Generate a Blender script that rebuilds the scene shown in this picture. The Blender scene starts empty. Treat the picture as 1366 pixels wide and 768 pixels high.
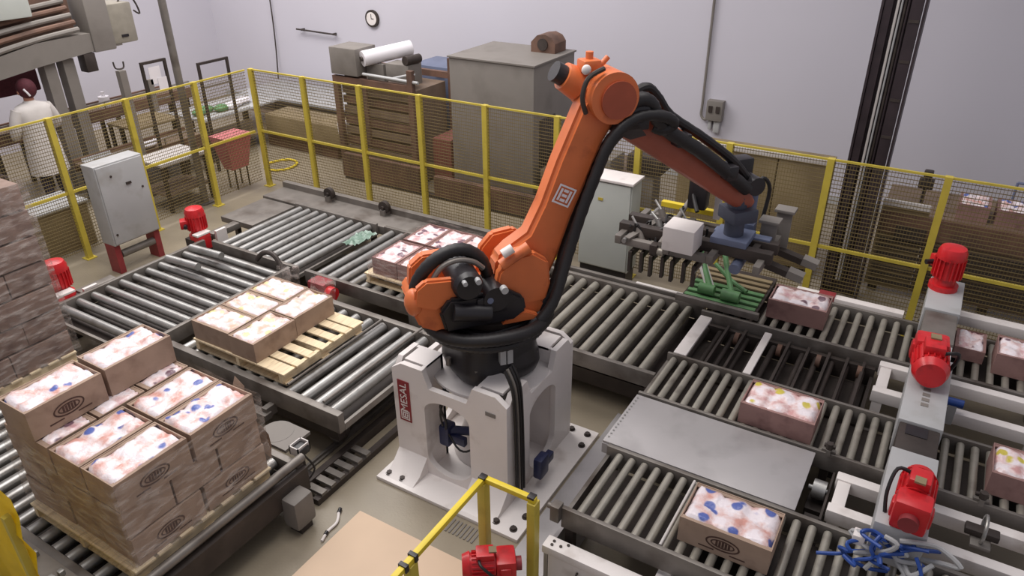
import bpy, bmesh, math, random
from mathutils import Vector, Matrix, noise as mnoise
R = random.Random(7)
sc = bpy.context.scene
COL = sc.collection
PI = math.pi

# ------------------------------------------------------------------ camera
cam_d = bpy.data.cameras.new('camera')
cam = bpy.data.objects.new('camera', cam_d); COL.objects.link(cam)
right = Vector((0.51518401, -0.85705085, -0.00701984))
down = Vector((-0.41351081, -0.24137574, -0.87792173))
fwd = Vector((0.75072914, 0.45519402, -0.47875272))
m = Matrix((right, -down, -fwd)).transposed().to_4x4()
m.translation = (0, 0, 4.5)
cam.matrix_world = m
cam_d.sensor_width = 36
cam_d.lens = 996.74 / 1366 * 36
cam_d.clip_end = 200
sc.camera = cam

# ------------------------------------------------------------------ light
world = bpy.data.worlds.new('hall_ambient'); sc.world = world
world.use_nodes = True
bg = world.node_tree.nodes['Background']
bg.inputs[0].default_value = (0.86, 0.84, 0.92, 1)
bg.inputs[1].default_value = 0.40

def area(name, loc, sx, sy, power, col=(1, .96, .93), rot=(0, 0, 0)):
    d = bpy.data.lights.new(name, 'AREA'); d.shape = 'RECTANGLE'; d.size = sx; d.size_y = sy
    d.energy = power; d.color = col
    o = bpy.data.objects.new(name, d); COL.objects.link(o); o.location = loc; o.rotation_euler = rot
    return o
area('ceiling_lamp', (3.5, 4.5, 7.6), 3.0, 5.0, 330)
area('ceiling_lamp.001', (8.0, 8.5, 7.6), 3.0, 5.0, 440)
area('ceiling_lamp.002', (7.0, 1.0, 7.6), 2.5, 3.0, 90)
area('ceiling_lamp.003', (6.5, 13.0, 7.6), 4.0, 3.0, 330)
sc.view_settings.view_transform = 'Standard'
sc.view_settings.look = 'None'
sc.view_settings.gamma = 1
sc.view_settings.use_curve_mapping = False
sc.view_settings.exposure = 0.0

# ------------------------------------------------------------------ materials
def srgb(r, g, b):
    f = lambda c: (c/255/12.92) if c/255 <= .04045 else ((c/255+.055)/1.055)**2.4
    return (f(r), f(g), f(b), 1)
def mat(name, c, rough=.5, metal=0., var=.12, scale=6., bump=0., bscale=40., dirt=None, dscale=1.5, dlo=.5, dhi=.7, spec=.5, coord='Object', stretch=None):
    mt = bpy.data.materials.new(name); mt.use_nodes = True
    nt = mt.node_tree; N = nt.nodes; L = nt.links
    b = N['Principled BSDF']; b.inputs['Roughness'].default_value = rough; b.inputs['Metallic'].default_value = metal
    b.inputs['Specular IOR Level'].default_value = spec
    tc = N.new('ShaderNodeTexCoord'); mp = N.new('ShaderNodeMapping'); L.new(tc.outputs[coord], mp.inputs[0])
    oi = N.new('ShaderNodeObjectInfo'); ml = N.new('ShaderNodeVectorMath'); ml.operation = 'SCALE'
    cx = N.new('ShaderNodeCombineXYZ'); L.new(oi.outputs['Random'], cx.inputs[0]); L.new(oi.outputs['Random'], cx.inputs[1])
    L.new(cx.outputs[0], ml.inputs[0]); ml.inputs['Scale'].default_value = 37.
    L.new(ml.outputs[0], mp.inputs['Location'])
    if stretch: mp.inputs['Scale'].default_value = stretch
    nz = N.new('ShaderNodeTexNoise'); nz.inputs['Scale'].default_value = scale; nz.inputs['Detail'].default_value = 5
    L.new(mp.outputs[0], nz.inputs['Vector'])
    rp = N.new('ShaderNodeValToRGB'); L.new(nz.outputs['Fac'], rp.inputs[0])
    rp.color_ramp.elements[0].position = .3; rp.color_ramp.elements[1].position = .7
    rp.color_ramp.elements[0].color = tuple(x*(1-var) for x in c[:3])+(1,)
    rp.color_ramp.elements[1].color = tuple(min(1, x*(1+var)) for x in c[:3])+(1,)
    out = rp.outputs[0]
    if dirt:
        n2 = N.new('ShaderNodeTexNoise'); n2.inputs['Scale'].default_value = dscale; n2.inputs['Detail'].default_value = 8
        L.new(mp.outputs[0], n2.inputs['Vector'])
        r2 = N.new('ShaderNodeValToRGB'); r2.color_ramp.elements[0].position = dlo; r2.color_ramp.elements[1].position = dhi
        L.new(n2.outputs['Fac'], r2.inputs[0])
        mx = N.new('ShaderNodeMix'); mx.data_type = 'RGBA'
        L.new(r2.outputs[0], mx.inputs[0]); L.new(out, mx.inputs[6]); mx.inputs[7].default_value = dirt
        out = mx.outputs[2]
    L.new(out, b.inputs['Base Color'])
    if bump:
        n3 = N.new('ShaderNodeTexNoise'); n3.inputs['Scale'].default_value = bscale; L.new(mp.outputs[0], n3.inputs['Vector'])
        bp = N.new('ShaderNodeBump'); bp.inputs['Strength'].default_value = bump; bp.inputs['Distance'].default_value = .01
        L.new(n3.outputs['Fac'], bp.inputs['Height']); L.new(bp.outputs[0], b.inputs['Normal'])
    return mt
M = {}
M['floor'] = mat('floor_epoxy', srgb(146, 135, 116), .42, 0, .10, .8, .15, 30, srgb(128, 118, 102), .6, .45, .75, coord='Generated')
M['floor'].node_tree.nodes['Mapping'].inputs['Scale'].default_value = (30, 30, 30)
M['wall'] = mat('wall_panel', srgb(205, 202, 211), .55, 0, .025, .4, .0, spec=.3)
M['roller'] = mat('roller_steel', srgb(170, 169, 166), .42, .75, .10, 8, .05, 60, srgb(120, 112, 104), 5, .55, .8)
M['roller_dull'] = mat('roller_zinc', srgb(168, 163, 152), .45, .55, .10, 8, 0, 60, srgb(120, 112, 104), 5, .55, .8)
M['frame'] = mat('frame_steel', srgb(128, 122, 116), .5, .4, .15, 5, .05, 40, srgb(84, 74, 66), 3, .5, .75)
M['dark'] = mat('dark_steel', srgb(66, 58, 54), .55, .3, .25, 6, .05, 30)
M['blackp'] = mat('black_plastic', srgb(36, 33, 36), .38, 0, .2, 8, .02)
M['hose'] = mat('black_hose', srgb(30, 27, 28), .5, 0, .2, 10, .0)
M['white'] = mat('white_paint', srgb(232, 225, 221), .38, 0, .04, 3, .0, 30, srgb(186, 174, 166), 4, .58, .85)
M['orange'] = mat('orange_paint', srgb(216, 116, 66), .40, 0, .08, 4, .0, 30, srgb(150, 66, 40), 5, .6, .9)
M['red'] = mat('red_paint', srgb(206, 38, 44), .33, 0, .1, 8, .0, 30, srgb(150, 30, 34), 9, .55, .8)
M['redd'] = mat('red_oxide', srgb(140, 50, 54), .5, 0, .15, 8)
M['yellow'] = mat('yellow_paint', srgb(198, 178, 70), .45, 0, .08, 5, .0, 30, srgb(166, 146, 52), 6, .58, .85)
M['yellowb'] = mat('bright_yellow', srgb(226, 200, 50), .45, 0, .08, 5)
M['mesh'] = mat('mesh_wire', srgb(116, 100, 62), .55, .0, .1, 3)
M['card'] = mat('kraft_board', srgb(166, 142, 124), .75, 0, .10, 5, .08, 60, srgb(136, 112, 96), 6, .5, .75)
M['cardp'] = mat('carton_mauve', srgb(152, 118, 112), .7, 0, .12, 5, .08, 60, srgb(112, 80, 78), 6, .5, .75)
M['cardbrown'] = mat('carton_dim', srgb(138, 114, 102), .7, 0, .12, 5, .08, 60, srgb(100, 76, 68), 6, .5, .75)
M['sheet'] = mat('pale_board', srgb(212, 186, 160), .7, 0, .03, 3, .02)
M['print'] = mat('dark_print', srgb(78, 54, 46), .7, 0, .3, 30)
M['wood'] = mat('pine_wood', srgb(232, 212, 176), .65, 0, .12, 5, .1, 40, srgb(176, 146, 106), 4, .55, .8, stretch=(1, 8, 8))
M['grey'] = mat('grey_paint', srgb(176, 176, 176), .45, 0, .05, 3, .0, 30, srgb(150, 146, 140), 4, .55, .9)
M['greyd'] = mat('grey_machine', srgb(128, 122, 116), .6, 0, .08, 2, .0, 30, srgb(104, 98, 92), 2, .5, .8)
M['greencab'] = mat('pale_grey_green', srgb(186, 190, 184), .45, 0, .04, 3, .0, 30)
M['plate'] = mat('sheet_metal', srgb(176, 172, 172), .42, .35, .06, 2, .03, 8, srgb(150, 146, 146), 3, .5, .8)
M['bluec'] = mat('blue_cable', srgb(38, 74, 150), .4, 0, .2, 12)
M['blued'] = mat('navy_plastic', srgb(36, 42, 78), .4, 0, .2, 12)
M['bluem'] = mat('blue_grey_paint', srgb(104, 112, 136), .5, 0, .08, 5)
M['rust'] = mat('rusty_brown', srgb(112, 84, 70), .7, .1, .2, 4, .1, 30, srgb(84, 66, 58), 3, .45, .7)
M['tan'] = mat('tan_panel', srgb(138, 122, 92), .6, 0, .10, 1.5, .0, 30, srgb(116, 100, 74), 2, .45, .7)
M['belt'] = mat('brown_belt', srgb(120, 102, 86), .6, 0, .15, 4)
M['wrist'] = mat('wrist_grey', srgb(74, 78, 92), .5, .2, .15, 8)
M['green'] = mat('green_paint', srgb(96, 142, 92), .45, 0, .12, 6, .0, 30, srgb(64, 92, 62), 6, .5, .75)
M['pink'] = mat('pink_plastic', srgb(206, 120, 124), .5, 0, .06, 5)
M['cloth'] = mat('white_cotton', srgb(216, 210, 206), .85, 0, .06, 8, .2, 20)
M['maroon'] = mat('maroon_hairnet', srgb(78, 28, 38), .8, 0, .2, 30, .3, 60)
M['skin'] = mat('skin', srgb(170, 120, 98), .6, 0, .05, 5)
M['navy'] = mat('navy_cloth', srgb(40, 36, 58), .8, 0, .1, 5)
M['film_roll'] = mat('film_roll_white', srgb(232, 228, 232), .3, 0, .03, 5)
M['column'] = mat('column_dark', srgb(56, 46, 50), .5, .2, .25, 5, .05, 20)
M['cream'] = mat('cream_strip', srgb(206, 200, 196), .5, 0, .05, 5)

def bag_mat(name, spot, warm):
    mt = bpy.data.materials.new(name); mt.use_nodes = True
    nt = mt.node_tree; N = nt.nodes; L = nt.links; b = N['Principled BSDF']
    b.inputs['Roughness'].default_value = .28
    tc = N.new('ShaderNodeTexCoord'); oi = N.new('ShaderNodeObjectInfo')
    cx = N.new('ShaderNodeCombineXYZ'); L.new(oi.outputs['Random'], cx.inputs[0]); L.new(oi.outputs['Random'], cx.inputs[1])
    sc_ = N.new('ShaderNodeVectorMath'); sc_.operation = 'SCALE'; sc_.inputs['Scale'].default_value = 23; L.new(cx.outputs[0], sc_.inputs[0])
    ad = N.new('ShaderNodeVectorMath'); ad.operation = 'ADD'; L.new(tc.outputs['Object'], ad.inputs[0]); L.new(sc_.outputs[0], ad.inputs[1])
    nz = N.new('ShaderNodeTexNoise'); nz.inputs['Scale'].default_value = 9; nz.inputs['Detail'].default_value = 4; L.new(ad.outputs[0], nz.inputs['Vector'])
    rp = N.new('ShaderNodeValToRGB'); L.new(nz.outputs['Fac'], rp.inputs[0]); e = rp.color_ramp.elements
    e[0].position = .34; e[0].color = warm; e[1].position = .56; e[1].color = srgb(240, 230, 234)
    x = rp.color_ramp.elements.new(.47); x.color = srgb(232, 208, 206)
    vo = N.new('ShaderNodeTexVoronoi'); vo.inputs['Scale'].default_value = 8.5; L.new(ad.outputs[0], vo.inputs['Vector'])
    r2 = N.new('ShaderNodeValToRGB'); L.new(vo.outputs['Distance'], r2.inputs[0])
    r2.color_ramp.elements[0].position = .27; r2.color_ramp.elements[0].color = (1, 1, 1, 1)
    r2.color_ramp.elements[1].position = .36; r2.color_ramp.elements[1].color = (0, 0, 0, 1)
    sp = N.new('ShaderNodeSeparateColor'); L.new(vo.outputs['Color'], sp.inputs[0])
    gt = N.new('ShaderNodeMath'); gt.operation = 'GREATER_THAN'; gt.inputs[1].default_value = .25; L.new(sp.outputs[0], gt.inputs[0])
    mu = N.new('ShaderNodeMath'); mu.operation = 'MULTIPLY'; L.new(gt.outputs[0], mu.inputs[0]); L.new(r2.outputs[0], mu.inputs[1])
    mx = N.new('ShaderNodeMix'); mx.data_type = 'RGBA'; L.new(mu.outputs[0], mx.inputs[0]); L.new(rp.outputs[0], mx.inputs[6]); mx.inputs[7].default_value = spot
    L.new(mx.outputs[2], b.inputs['Base Color'])
    bp = N.new('ShaderNodeBump'); bp.inputs['Strength'].default_value = .5; bp.inputs['Distance'].default_value = .01
    n3 = N.new('ShaderNodeTexNoise'); n3.inputs['Scale'].default_value = 34; L.new(ad.outputs[0], n3.inputs['Vector']); L.new(n3.outputs['Fac'], bp.inputs['Height']); L.new(bp.outputs[0], b.inputs['Normal'])
    return mt
M['bag_blue'] = bag_mat('bagged_poultry_blue', srgb(92, 108, 176), srgb(214, 158, 146))
M['bag_yellow'] = bag_mat('bagged_poultry_yellow', srgb(206, 190, 84), srgb(208, 158, 156))
M['bag_pale'] = bag_mat('bagged_poultry_pale', srgb(226, 216, 160), srgb(214, 182, 160))
M['bag_pink'] = bag_mat('bagged_poultry_pink', srgb(120, 92, 104), srgb(206, 160, 164))

def film_mat():
    mt = bpy.data.materials.new('stretch_film'); mt.use_nodes = True
    nt = mt.node_tree; N = nt.nodes; L = nt.links; b = N['Principled BSDF']
    b.inputs['Base Color'].default_value = srgb(225, 215, 208); b.inputs['Roughness'].default_value = .22
    tc = N.new('ShaderNodeTexCoord'); mp = N.new('ShaderNodeMapping'); mp.inputs['Scale'].default_value = (3, 3, 11); mp.inputs['Rotation'].default_value = (.3, .4, 0)
    L.new(tc.outputs['Object'], mp.inputs[0])
    nz = N.new('ShaderNodeTexNoise'); nz.inputs['Scale'].default_value = 2.2; nz.inputs['Detail'].default_value = 6; L.new(mp.outputs[0], nz.inputs['Vector'])
    rp = N.new('ShaderNodeMapRange'); rp.inputs['From Min'].default_value = .45; rp.inputs['From Max'].default_value = .75
    rp.inputs['To Min'].default_value = .07; rp.inputs['To Max'].default_value = .60
    L.new(nz.outputs['Fac'], rp.inputs['Value']); L.new(rp.outputs[0], b.inputs['Alpha'])
    bp = N.new('ShaderNodeBump'); bp.inputs['Strength'].default_value = .8; bp.inputs['Distance'].default_value = .03
    L.new(nz.outputs['Fac'], bp.inputs['Height']); L.new(bp.outputs[0], b.inputs['Normal'])
    return mt
M['film'] = film_mat()

# ------------------------------------------------------------------ mesh helpers
class G:
    def __init__(s): s.bm = bmesh.new()
    def box(s, x0, x1, y0, y1, z0, z1, bev=0):
        r = bmesh.ops.create_cube(s.bm, size=1)
        vs = r['verts']
        for v in vs:
            v.co = Vector((x0+(v.co.x+.5)*(x1-x0), y0+(v.co.y+.5)*(y1-y0), z0+(v.co.z+.5)*(z1-z0)))
        if bev:
            ed = list({e for v in vs for e in v.link_edges})
            bmesh.ops.bevel(s.bm, geom=ed, offset=bev, segments=2, affect='EDGES', profile=.6)
        return s
    def obox(s, c, size, rot):      # oriented box
        r = bmesh.ops.create_cube(s.bm, size=1)
        mt = Matrix.Translation(c) @ rot.to_4x4() @ Matrix.Diagonal((*size, 1))
        for v in r['verts']: v.co = mt @ v.co
        return s
    def cyl(s, a, b, r, r2=None, n=14, caps=True):
        a = Vector(a); b = Vector(b); d = b-a; L = d.length
        q = d.to_track_quat('Z', 'Y').to_matrix().to_4x4()
        mt = Matrix.Translation((a+b)/2) @ q
        bmesh.ops.create_cone(s.bm, cap_ends=caps, segments=n, radius1=r, radius2=r if r2 is None else r2, depth=L, matrix=mt)
        return s
    def sph(s, c, r, sc=(1, 1, 1), u=14, v=9):
        mt = Matrix.Translation(c) @ Matrix.Diagonal((*sc, 1))
        bmesh.ops.create_uvsphere(s.bm, u_segments=u, v_segments=v, radius=r, matrix=mt); return s
    def tube(s, pts, r, n=10, sm=4, ridge=0.):
        P = [Vector(p) for p in pts]
        if sm > 1 and len(P) > 2:
            Q = []
            for i in range(len(P)-1):
                p0 = P[max(i-1, 0)]; p1 = P[i]; p2 = P[i+1]; p3 = P[min(i+2, len(P)-1)]
                for k in range(sm):
                    t = k/sm
                    Q.append(.5*((2*p1)+(-p0+p2)*t+(2*p0-5*p1+4*p2-p3)*t*t+(-p0+3*p1-3*p2+p3)*t**3))
            Q.append(P[-1]); P = Q
        rr = r if callable(r) else (lambda t: r)
        rings = []; up = Vector((0, 0, 1))
        for i, p in enumerate(P):
            d = (P[min(i+1, len(P)-1)]-P[max(i-1, 0)])
            if d.length < 1e-6: d = Vector((1, 0, 0))
            d.normalize()
            a = d.cross(up)
            if a.length < .05: a = d.cross(Vector((1, 0, 0)))
            a.normalize(); b = d.cross(a); up = -b if False else (a.cross(d)); R_ = rr(i/(len(P)-1))*(1+ridge*(i % 2))
            rings.append([s.bm.verts.new(p+R_*(math.cos(2*PI*k/n)*a+math.sin(2*PI*k/n)*b)) for k in range(n)])
        for i in range(len(rings)-1):
            for k in range(n):
                s.bm.faces.new((rings[i][k], rings[i][(k+1) % n], rings[i+1][(k+1) % n], rings[i+1][k]))
        s.bm.faces.new(rings[0][::-1]); s.bm.faces.new(rings[-1])
        return s
    def loft(s, secs):      # list of closed rings (lists of points)
        rings = [[s.bm.verts.new(p) for p in q] for q in secs]; n = len(rings[0])
        for i in range(len(rings)-1):
            for k in range(n): s.bm.faces.new((rings[i][k], rings[i][(k+1) % n], rings[i+1][(k+1) % n], rings[i+1][k]))
        s.bm.faces.new(rings[0][::-1]); s.bm.faces.new(rings[-1]); return s
    def prism(s, poly, fn0, fn1):    # 2-D polygon mapped by two functions to 3-D ends
        a = [s.bm.verts.new(fn0(*p)) for p in poly]; b = [s.bm.verts.new(fn1(*p)) for p in poly]; n = len(poly)
        for k in range(n): s.bm.faces.new((a[k], a[(k+1) % n], b[(k+1) % n], b[k]))
        f1 = s.bm.faces.new(a[::-1]); f2 = s.bm.faces.new(b); f1.normal_update(); f2.normal_update()
        bmesh.ops.triangulate(s.bm, faces=[f1, f2]); return s
    def lathe(s, prof, n=32, c=(0, 0, 0), sx=1, sy=1, lob=None):
        return s.loft([[Vector((c[0]+sx*r*(1 if not lob else lob(2*PI*k/n, z))*math.cos(2*PI*k/n), c[1]+sy*r*(1 if not lob else lob(2*PI*k/n, z))*math.sin(2*PI*k/n), c[2]+z)) for k in range(n)] for r, z in prof])

def smooth(me, ang=35):
    for p in me.polygons: p.use_smooth = True
    try: me.set_sharp_from_angle(angle=math.radians(ang))
    except Exception: pass

def finish(g, name, material, c=None, recalc=True, smooth_it=True):
    bm = g.bm
    if recalc: bmesh.ops.recalc_face_normals(bm, faces=bm.faces)
    if c is None:
        xs = [v.co for v in bm.verts]
        lo = Vector((min(v.x for v in xs), min(v.y for v in xs), min(v.z for v in xs)))
        hi = Vector((max(v.x for v in xs), max(v.y for v in xs), max(v.z for v in xs)))
        c = (lo+hi)/2
    for v in bm.verts: v.co -= c
    me = bpy.data.meshes.new(name); bm.to_mesh(me); bm.free()
    me.materials.append(material)
    if smooth_it: smooth(me)
    return me, Vector(c)
ORG = {}
def obj(name, g, material, parent=None, kind=None, label=None):
    me, c = finish(g, name, material)
    return put(name, me, c, parent, kind, label)
def put(name, me, c, parent=None, kind=None, label=None):
    o = bpy.data.objects.new(name, me); COL.objects.link(o)
    if parent is not None:
        o.parent = parent; c = Vector(c)-ORG.get(parent.name, Vector())
        ORG[o.name] = ORG.get(parent.name, Vector())+c
    else: ORG[o.name] = Vector(c)
    o.location = c
    if kind: o['kind'] = kind
    if label: o['label'] = label
    return o
def tag(o, label, cat, group=None):
    o['label'] = label; o['category'] = cat
    if group: o['group'] = group
    return o
def thing(name, label, cat, loc=(0, 0, 0), rotz=0, group=None, local=False):
    o = bpy.data.objects.new(name, None); COL.objects.link(o); o.empty_display_size = .1
    o.location = loc; o.rotation_euler = (0, 0, rotz); tag(o, label, cat, group)
    ORG[o.name] = Vector((0, 0, 0)) if local else Vector(loc)
    return o
def struct(name, g, material):
    return obj(name, g, material, None, 'structure')
def copy_tree(o, parent=None):
    c = o.copy(); COL.objects.link(c); c.parent = parent
    for ch in list(o.children): copy_tree(ch, c)
    return c
def B(*a, **k): return G().box(*a, **k)

# ================================================================== SETTING
g = B(-3, 12.3, -6, 15.6, -.12, 0); struct('floor', g, M['floor'])
g = B(12, 12.2, -6, 15.5, 0, 7.9); struct('wall_back', g, M['wall'])
g = B(-3, 12, 15.3, 15.5, 0, 7.9); struct('wall_left', g, M['wall'])
g = B(11.97, 12, -6, 15.3, 0, .12); struct('baseboard_back', g, M['grey'])

# ================================================================== CONVEYORS
_roll = {}
def roller_mesh(L, r, ax, material):
    k = (round(L, 3), r, ax, material.name)
    if k not in _roll:
        g = G(); d = Vector((1, 0, 0)) if ax == 'x' else Vector((0, 1, 0))
        g.cyl(-d*L/2, d*L/2, r, n=12); g.cyl(-d*(L/2+.03), d*(L/2+.03), r*.35, n=6)
        _roll[k] = finish(g, 'roller', material, Vector())[0]
    return _roll[k]
def conveyor(name, label, x0, x1, y0, y1, z, ax, pitch, r, fm='frame', rm='roller', rails=('a', 'b'), legs=True, depth=.14, rail_w=.05, ranges=None, ends=True, group=None, skip=(), railtop=.02):
    """rollers' tops at z; ax = direction of the roller axes"""
    t = thing(name, label, 'conveyor', ((x0+x1)/2, (y0+y1)/2, 0), group=group)
    if ax == 'x':
        L = x1-x0-2*rail_w-.02; me = roller_mesh(L, r, ax, M[rm]); n = int((y1-y0-.04)/pitch)
        off = ((y1-y0)-(n-1)*pitch)/2
        for i in range(n):
            y = y0+off+i*pitch
            if any(a <= y <= b for a, b in skip): continue
            put('roller', me, ((x0+x1)/2, y, z-r), t)
        obj('side_rail', B(x0, x0+rail_w, y0, y1, z-depth, z+railtop, .006), M[fm], t)
        obj('side_rail', B(x1-rail_w, x1, y0, y1, z-depth, z+railtop, .006), M[fm], t)
        if ends:
            obj('end_bar', B(x0+rail_w, x1-rail_w, y0, y0+.03, z-depth, z-2*r-.005), M[fm], t)
            obj('end_bar', B(x0+rail_w, x1-rail_w, y1-.03, y1, z-depth, z-2*r-.005), M[fm], t)
    else:
        L = y1-y0-2*rail_w-.02; me = roller_mesh(L, r, ax, M[rm]); n = int((x1-x0-.04)/pitch)
        off = ((x1-x0)-(n-1)*pitch)/2
        for i in range(n): put('roller', me, (x0+off+i*pitch, (y0+y1)/2, z-r), t)
        obj('side_rail', B(x0, x1, y0, y0+rail_w, z-depth, z+railtop, .006), M[fm], t)
        obj('side_rail', B(x0, x1, y1-rail_w, y1, z-depth, z+railtop, .006), M[fm], t)
        if ends:
            obj('end_bar', B(x0, x0+.03, y0+rail_w, y1-rail_w, z-depth, z-2*r-.005), M[fm], t)
            obj('end_bar', B(x1-.03, x1, y0+rail_w, y1-rail_w, z-depth, z-2*r-.005), M[fm], t)
    if legs:
        nx = max(2, int((x1-x0)/1.4)+1); ny = max(2, int((y1-y0)/1.4)+1)
        xs = (x0+.04, x1-.04) if ax == 'x' else [x0+.06+(x1-x0-.12)*i/(nx-1) for i in range(nx)]
        ys = (y0+.04, y1-.04) if ax == 'y' else [y0+.06+(y1-y0-.12)*i/(ny-1) for i in range(ny)]
        for x in xs:
            for y in ys: obj('leg', B(x-.03, x+.03, y-.03, y+.03, 0, z-depth).box(x-.06, x+.06, y-.06, y+.06, 0, .012), M['dark'], t)
    # drive pan below the rollers
    obj('drive_pan', B(x0+.06, x1-.06, y0+.05, y1-.05, z-depth-.012, z-depth), M['dark'], t)
    return t
ZP = .55
c1 = conveyor('pallet_conveyor', 'infeed roller bed below the grey box on red legs, rollers running front to back', 3.30, 5.30, 6.22, 7.76, ZP, 'y', .17, .045)
for x in (4.62, 4.95): obj('guide_roller', G().cyl((x, 7.5, .66), (x+.03, 7.0, .66), .045), M['roller'], c1)
obj('curved_guard', G().tube([(5.24, 6.72, .57), (5.26, 6.6, .68), (5.25, 6.42, .70), (5.24, 6.3, .57)], .03), M['dark'], c1)
c2 = conveyor('pallet_conveyor', 'bare silver roller bed nearest the fence corner with a steel deck behind it', 5.32, 6.80, 6.17, 7.62, ZP, 'x', .155, .045)
c3 = conveyor('pallet_conveyor', 'roller bed carrying the wrapped pallet behind the robot', 5.32, 6.80, 4.10, 6.03, ZP, 'x', .165, .045)
c4 = conveyor('pallet_conveyor', 'grey roller bed right of the robot under its raised forearm', 5.40, 6.86, 1.78, 3.95, ZP, 'x', .155, .045, rm='roller_dull')
# decks behind the two beds
g = B(6.82, 7.30, 5.6, 8.35, .40, .52, .01).box(7.22, 7.30, 4.0, 8.35, .52, .60)
t = thing('maintenance_deck', 'grey sheet steel deck along the fence side of the roller beds', 'platform', (7.05, 6.9, 0))
obj('deck_plate', g, M['frame'], t)
for y in (4.2, 5.8, 7.2, 8.2): obj('leg', B(7.22, 7.28, y-.03, y+.03, 0, .41), M['dark'], t)
obj('deck_plate', B(6.02, 6.8, 7.68, 8.3, .42, .5, .01), M['frame'], t)
obj('leg', B(6.1, 6.16, 8.1, 8.16, 0, .42), M['dark'], t)
for y, nm in ((7.35, 'left'), (6.35, 'right')):
    s_ = thing('drive_sprocket', f'round dark sprocket on the deck rail by the fence, {nm} one of two', 'sprocket', (7.16, y, .52))
    obj('disc', G().cyl((7.13, y, .63), (7.19, y, .63), .085, n=20).cyl((7.10, y, .63), (7.22, y, .63), .025), M['dark'], s_)
    obj('bracket', B(7.10, 7.22, y-.04, y+.04, .52, .60), M['frame'], s_)
# reject shelf with green film between beds
t = thing('film_scrap', 'crumpled greenish film lying across the rollers left of the wrapped pallet', 'plastic film', (6.1, 5.93, ZP))
g = G(); NX, NY = 12, 8
vv = [[g.bm.verts.new((6.05+.42*i/NX, 5.90+.22*j/NY, ZP+.03+.05*mnoise.noise((i*.6, j*.7, 3))+.03)) for j in range(NY+1)] for i in range(NX+1)]
for i in range(NX):
    for j in range(NY): g.bm.faces.new((vv[i][j], vv[i+1][j], vv[i+1][j+1], vv[i][j+1]))
fl = obj('film', g, mat('green_film', srgb(126, 150, 136), .3, 0, .2, 14), t)

# lower return rollers below the bed right of the robot
t = thing('return_conveyor', 'low roller lane running under the grey roller bed right of the robot pedestal', 'conveyor', (5.75, 2.5, 0))
me = roller_mesh(1.0, .04, 'x', M['roller_dull'])
for i in range(13): put('roller', me, (6.1, 1.92+i*.14, .24), t)
obj('side_rail', B(5.53, 5.58, 1.85, 3.7, .14, .3), M['dark'], t); obj('side_rail', B(6.62, 6.67, 1.85, 3.7, .14, .3), M['dark'], t)
for y in (1.95, 3.6): obj('leg', B(5.53, 5.59, y-.03, y+.03, 0, .14), M['dark'], t); obj('leg', B(6.61, 6.67, y-.03, y+.03, 0, .14), M['dark'], t)

# out lane under the stacks
c5 = conveyor('pallet_conveyor', 'roller lane at the left edge carrying the two carton stacks', 1.45, 3.02, 3.78, 8.00, .44, 'x', .16, .045, rail_w=.06)
obj('end_rail', G().cyl((1.5, 3.80, .50), (3.04, 3.80, .50), .035, n=16), M['frame'], c5)
obj('end_frame', B(1.5, 3.02, 3.74, 3.80, .22, .44), M['dark'], c5)
obj('chain_guard', B(1.22, 1.42, 4.1, 4.8, .50, .56, .01).box(1.25, 1.4, 4.9, 5.4, .48, .54, .01), M['frame'], c5)
for y in (4.25, 4.55, 5.1): obj('bearing', B(1.26, 1.33, y, y+.05, .56, .60, .01).box(1.35, 1.39, y, y+.04, .54, .60, .01), M['roller'], c5)
# corner sensor plate + small bracket
t = thing('sensor_bracket', 'rounded grey plate with a small sensor box at the corner of the near stack', 'bracket', (3.02, 4.0, 0))
obj('plate', G().box(3.06, 3.34, 4.02, 4.26, .42, .45).cyl((3.20, 4.26, .421), (3.20, 4.26, .4515), .14, n=20), M['greyd'], t)
obj('post', G().cyl((3.2, 4.02, 0), (3.2, 4.02, .42), .03).box(3.12, 3.28, 3.94, 4.08, 0.045, .06), M['dark'], t)
obj('sensor', G().box(3.06, 3.16, 3.84, 3.96, .45, .52, .01), M['blackp'], t)
obj('reflector', G().box(3.045, 3.175, 3.85, 3.86, .46, .54).box(3.045, 3.175, 3.94, 3.95, .46, .54).box(3.045, 3.055, 3.85, 3.95, .46, .54).box(3.165, 3.175, 3.85, 3.95, .46, .54), M['cream'], t)
obj('wire', G().tube([(3.1, 3.86, .45), (3.14, 3.8, .3), (3.05, 3.84, .2), (3.1, 4.0, .1)], .008, 6), M['hose'], t)
t = thing('valve_box', 'grey rounded guard box hanging below the end of the stack lane', 'box', (2.8, 3.7, 0))
obj('housing', B(2.72, 2.92, 3.60, 3.76, .06, .34, .03), M['greyd'], t); obj('foot', B(2.76, 2.88, 3.62, 3.74, 0, .06), M['dark'], t)

# transfer car
tc = conveyor('transfer_car', 'rail-mounted transfer car with five thick rollers bare and a half-loaded pallet on top', 3.50, 4.98, 3.84, 6.06, .55, 'x', .175, .05, legs=False, depth=.17, rail_w=.07)
tc['category'] = 'transfer car'
obj('chassis', B(3.62, 4.86, 4.0, 5.9, .24, .34, .01).box(3.62, 3.72, 4.0, 5.9, .15, .24).box(4.76, 4.86, 4.0, 5.9, .15, .24), M['dark'], tc)
for x in (3.75, 4.72):
    for y in (4.12, 5.75): obj('wheel', G().cyl((x, y-.04, .115), (x, y+.04, .115), .095, n=20), M['frame'], tc)
obj('motor', G().cyl((3.74, 4.45, .25), (3.74, 4.95, .25), .09, n=18).box(3.66, 3.82, 4.4, 4.5, .16, .34), M['frame'], tc)
obj('cross_tie', B(3.36, 3.44, 4.6, 5.4, .3, .36).box(3.40, 3.52, 4.62, 4.68, .3, .4).box(3.4, 3.52, 5.3, 5.36, .3, .4), M['frame'], tc)
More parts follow.
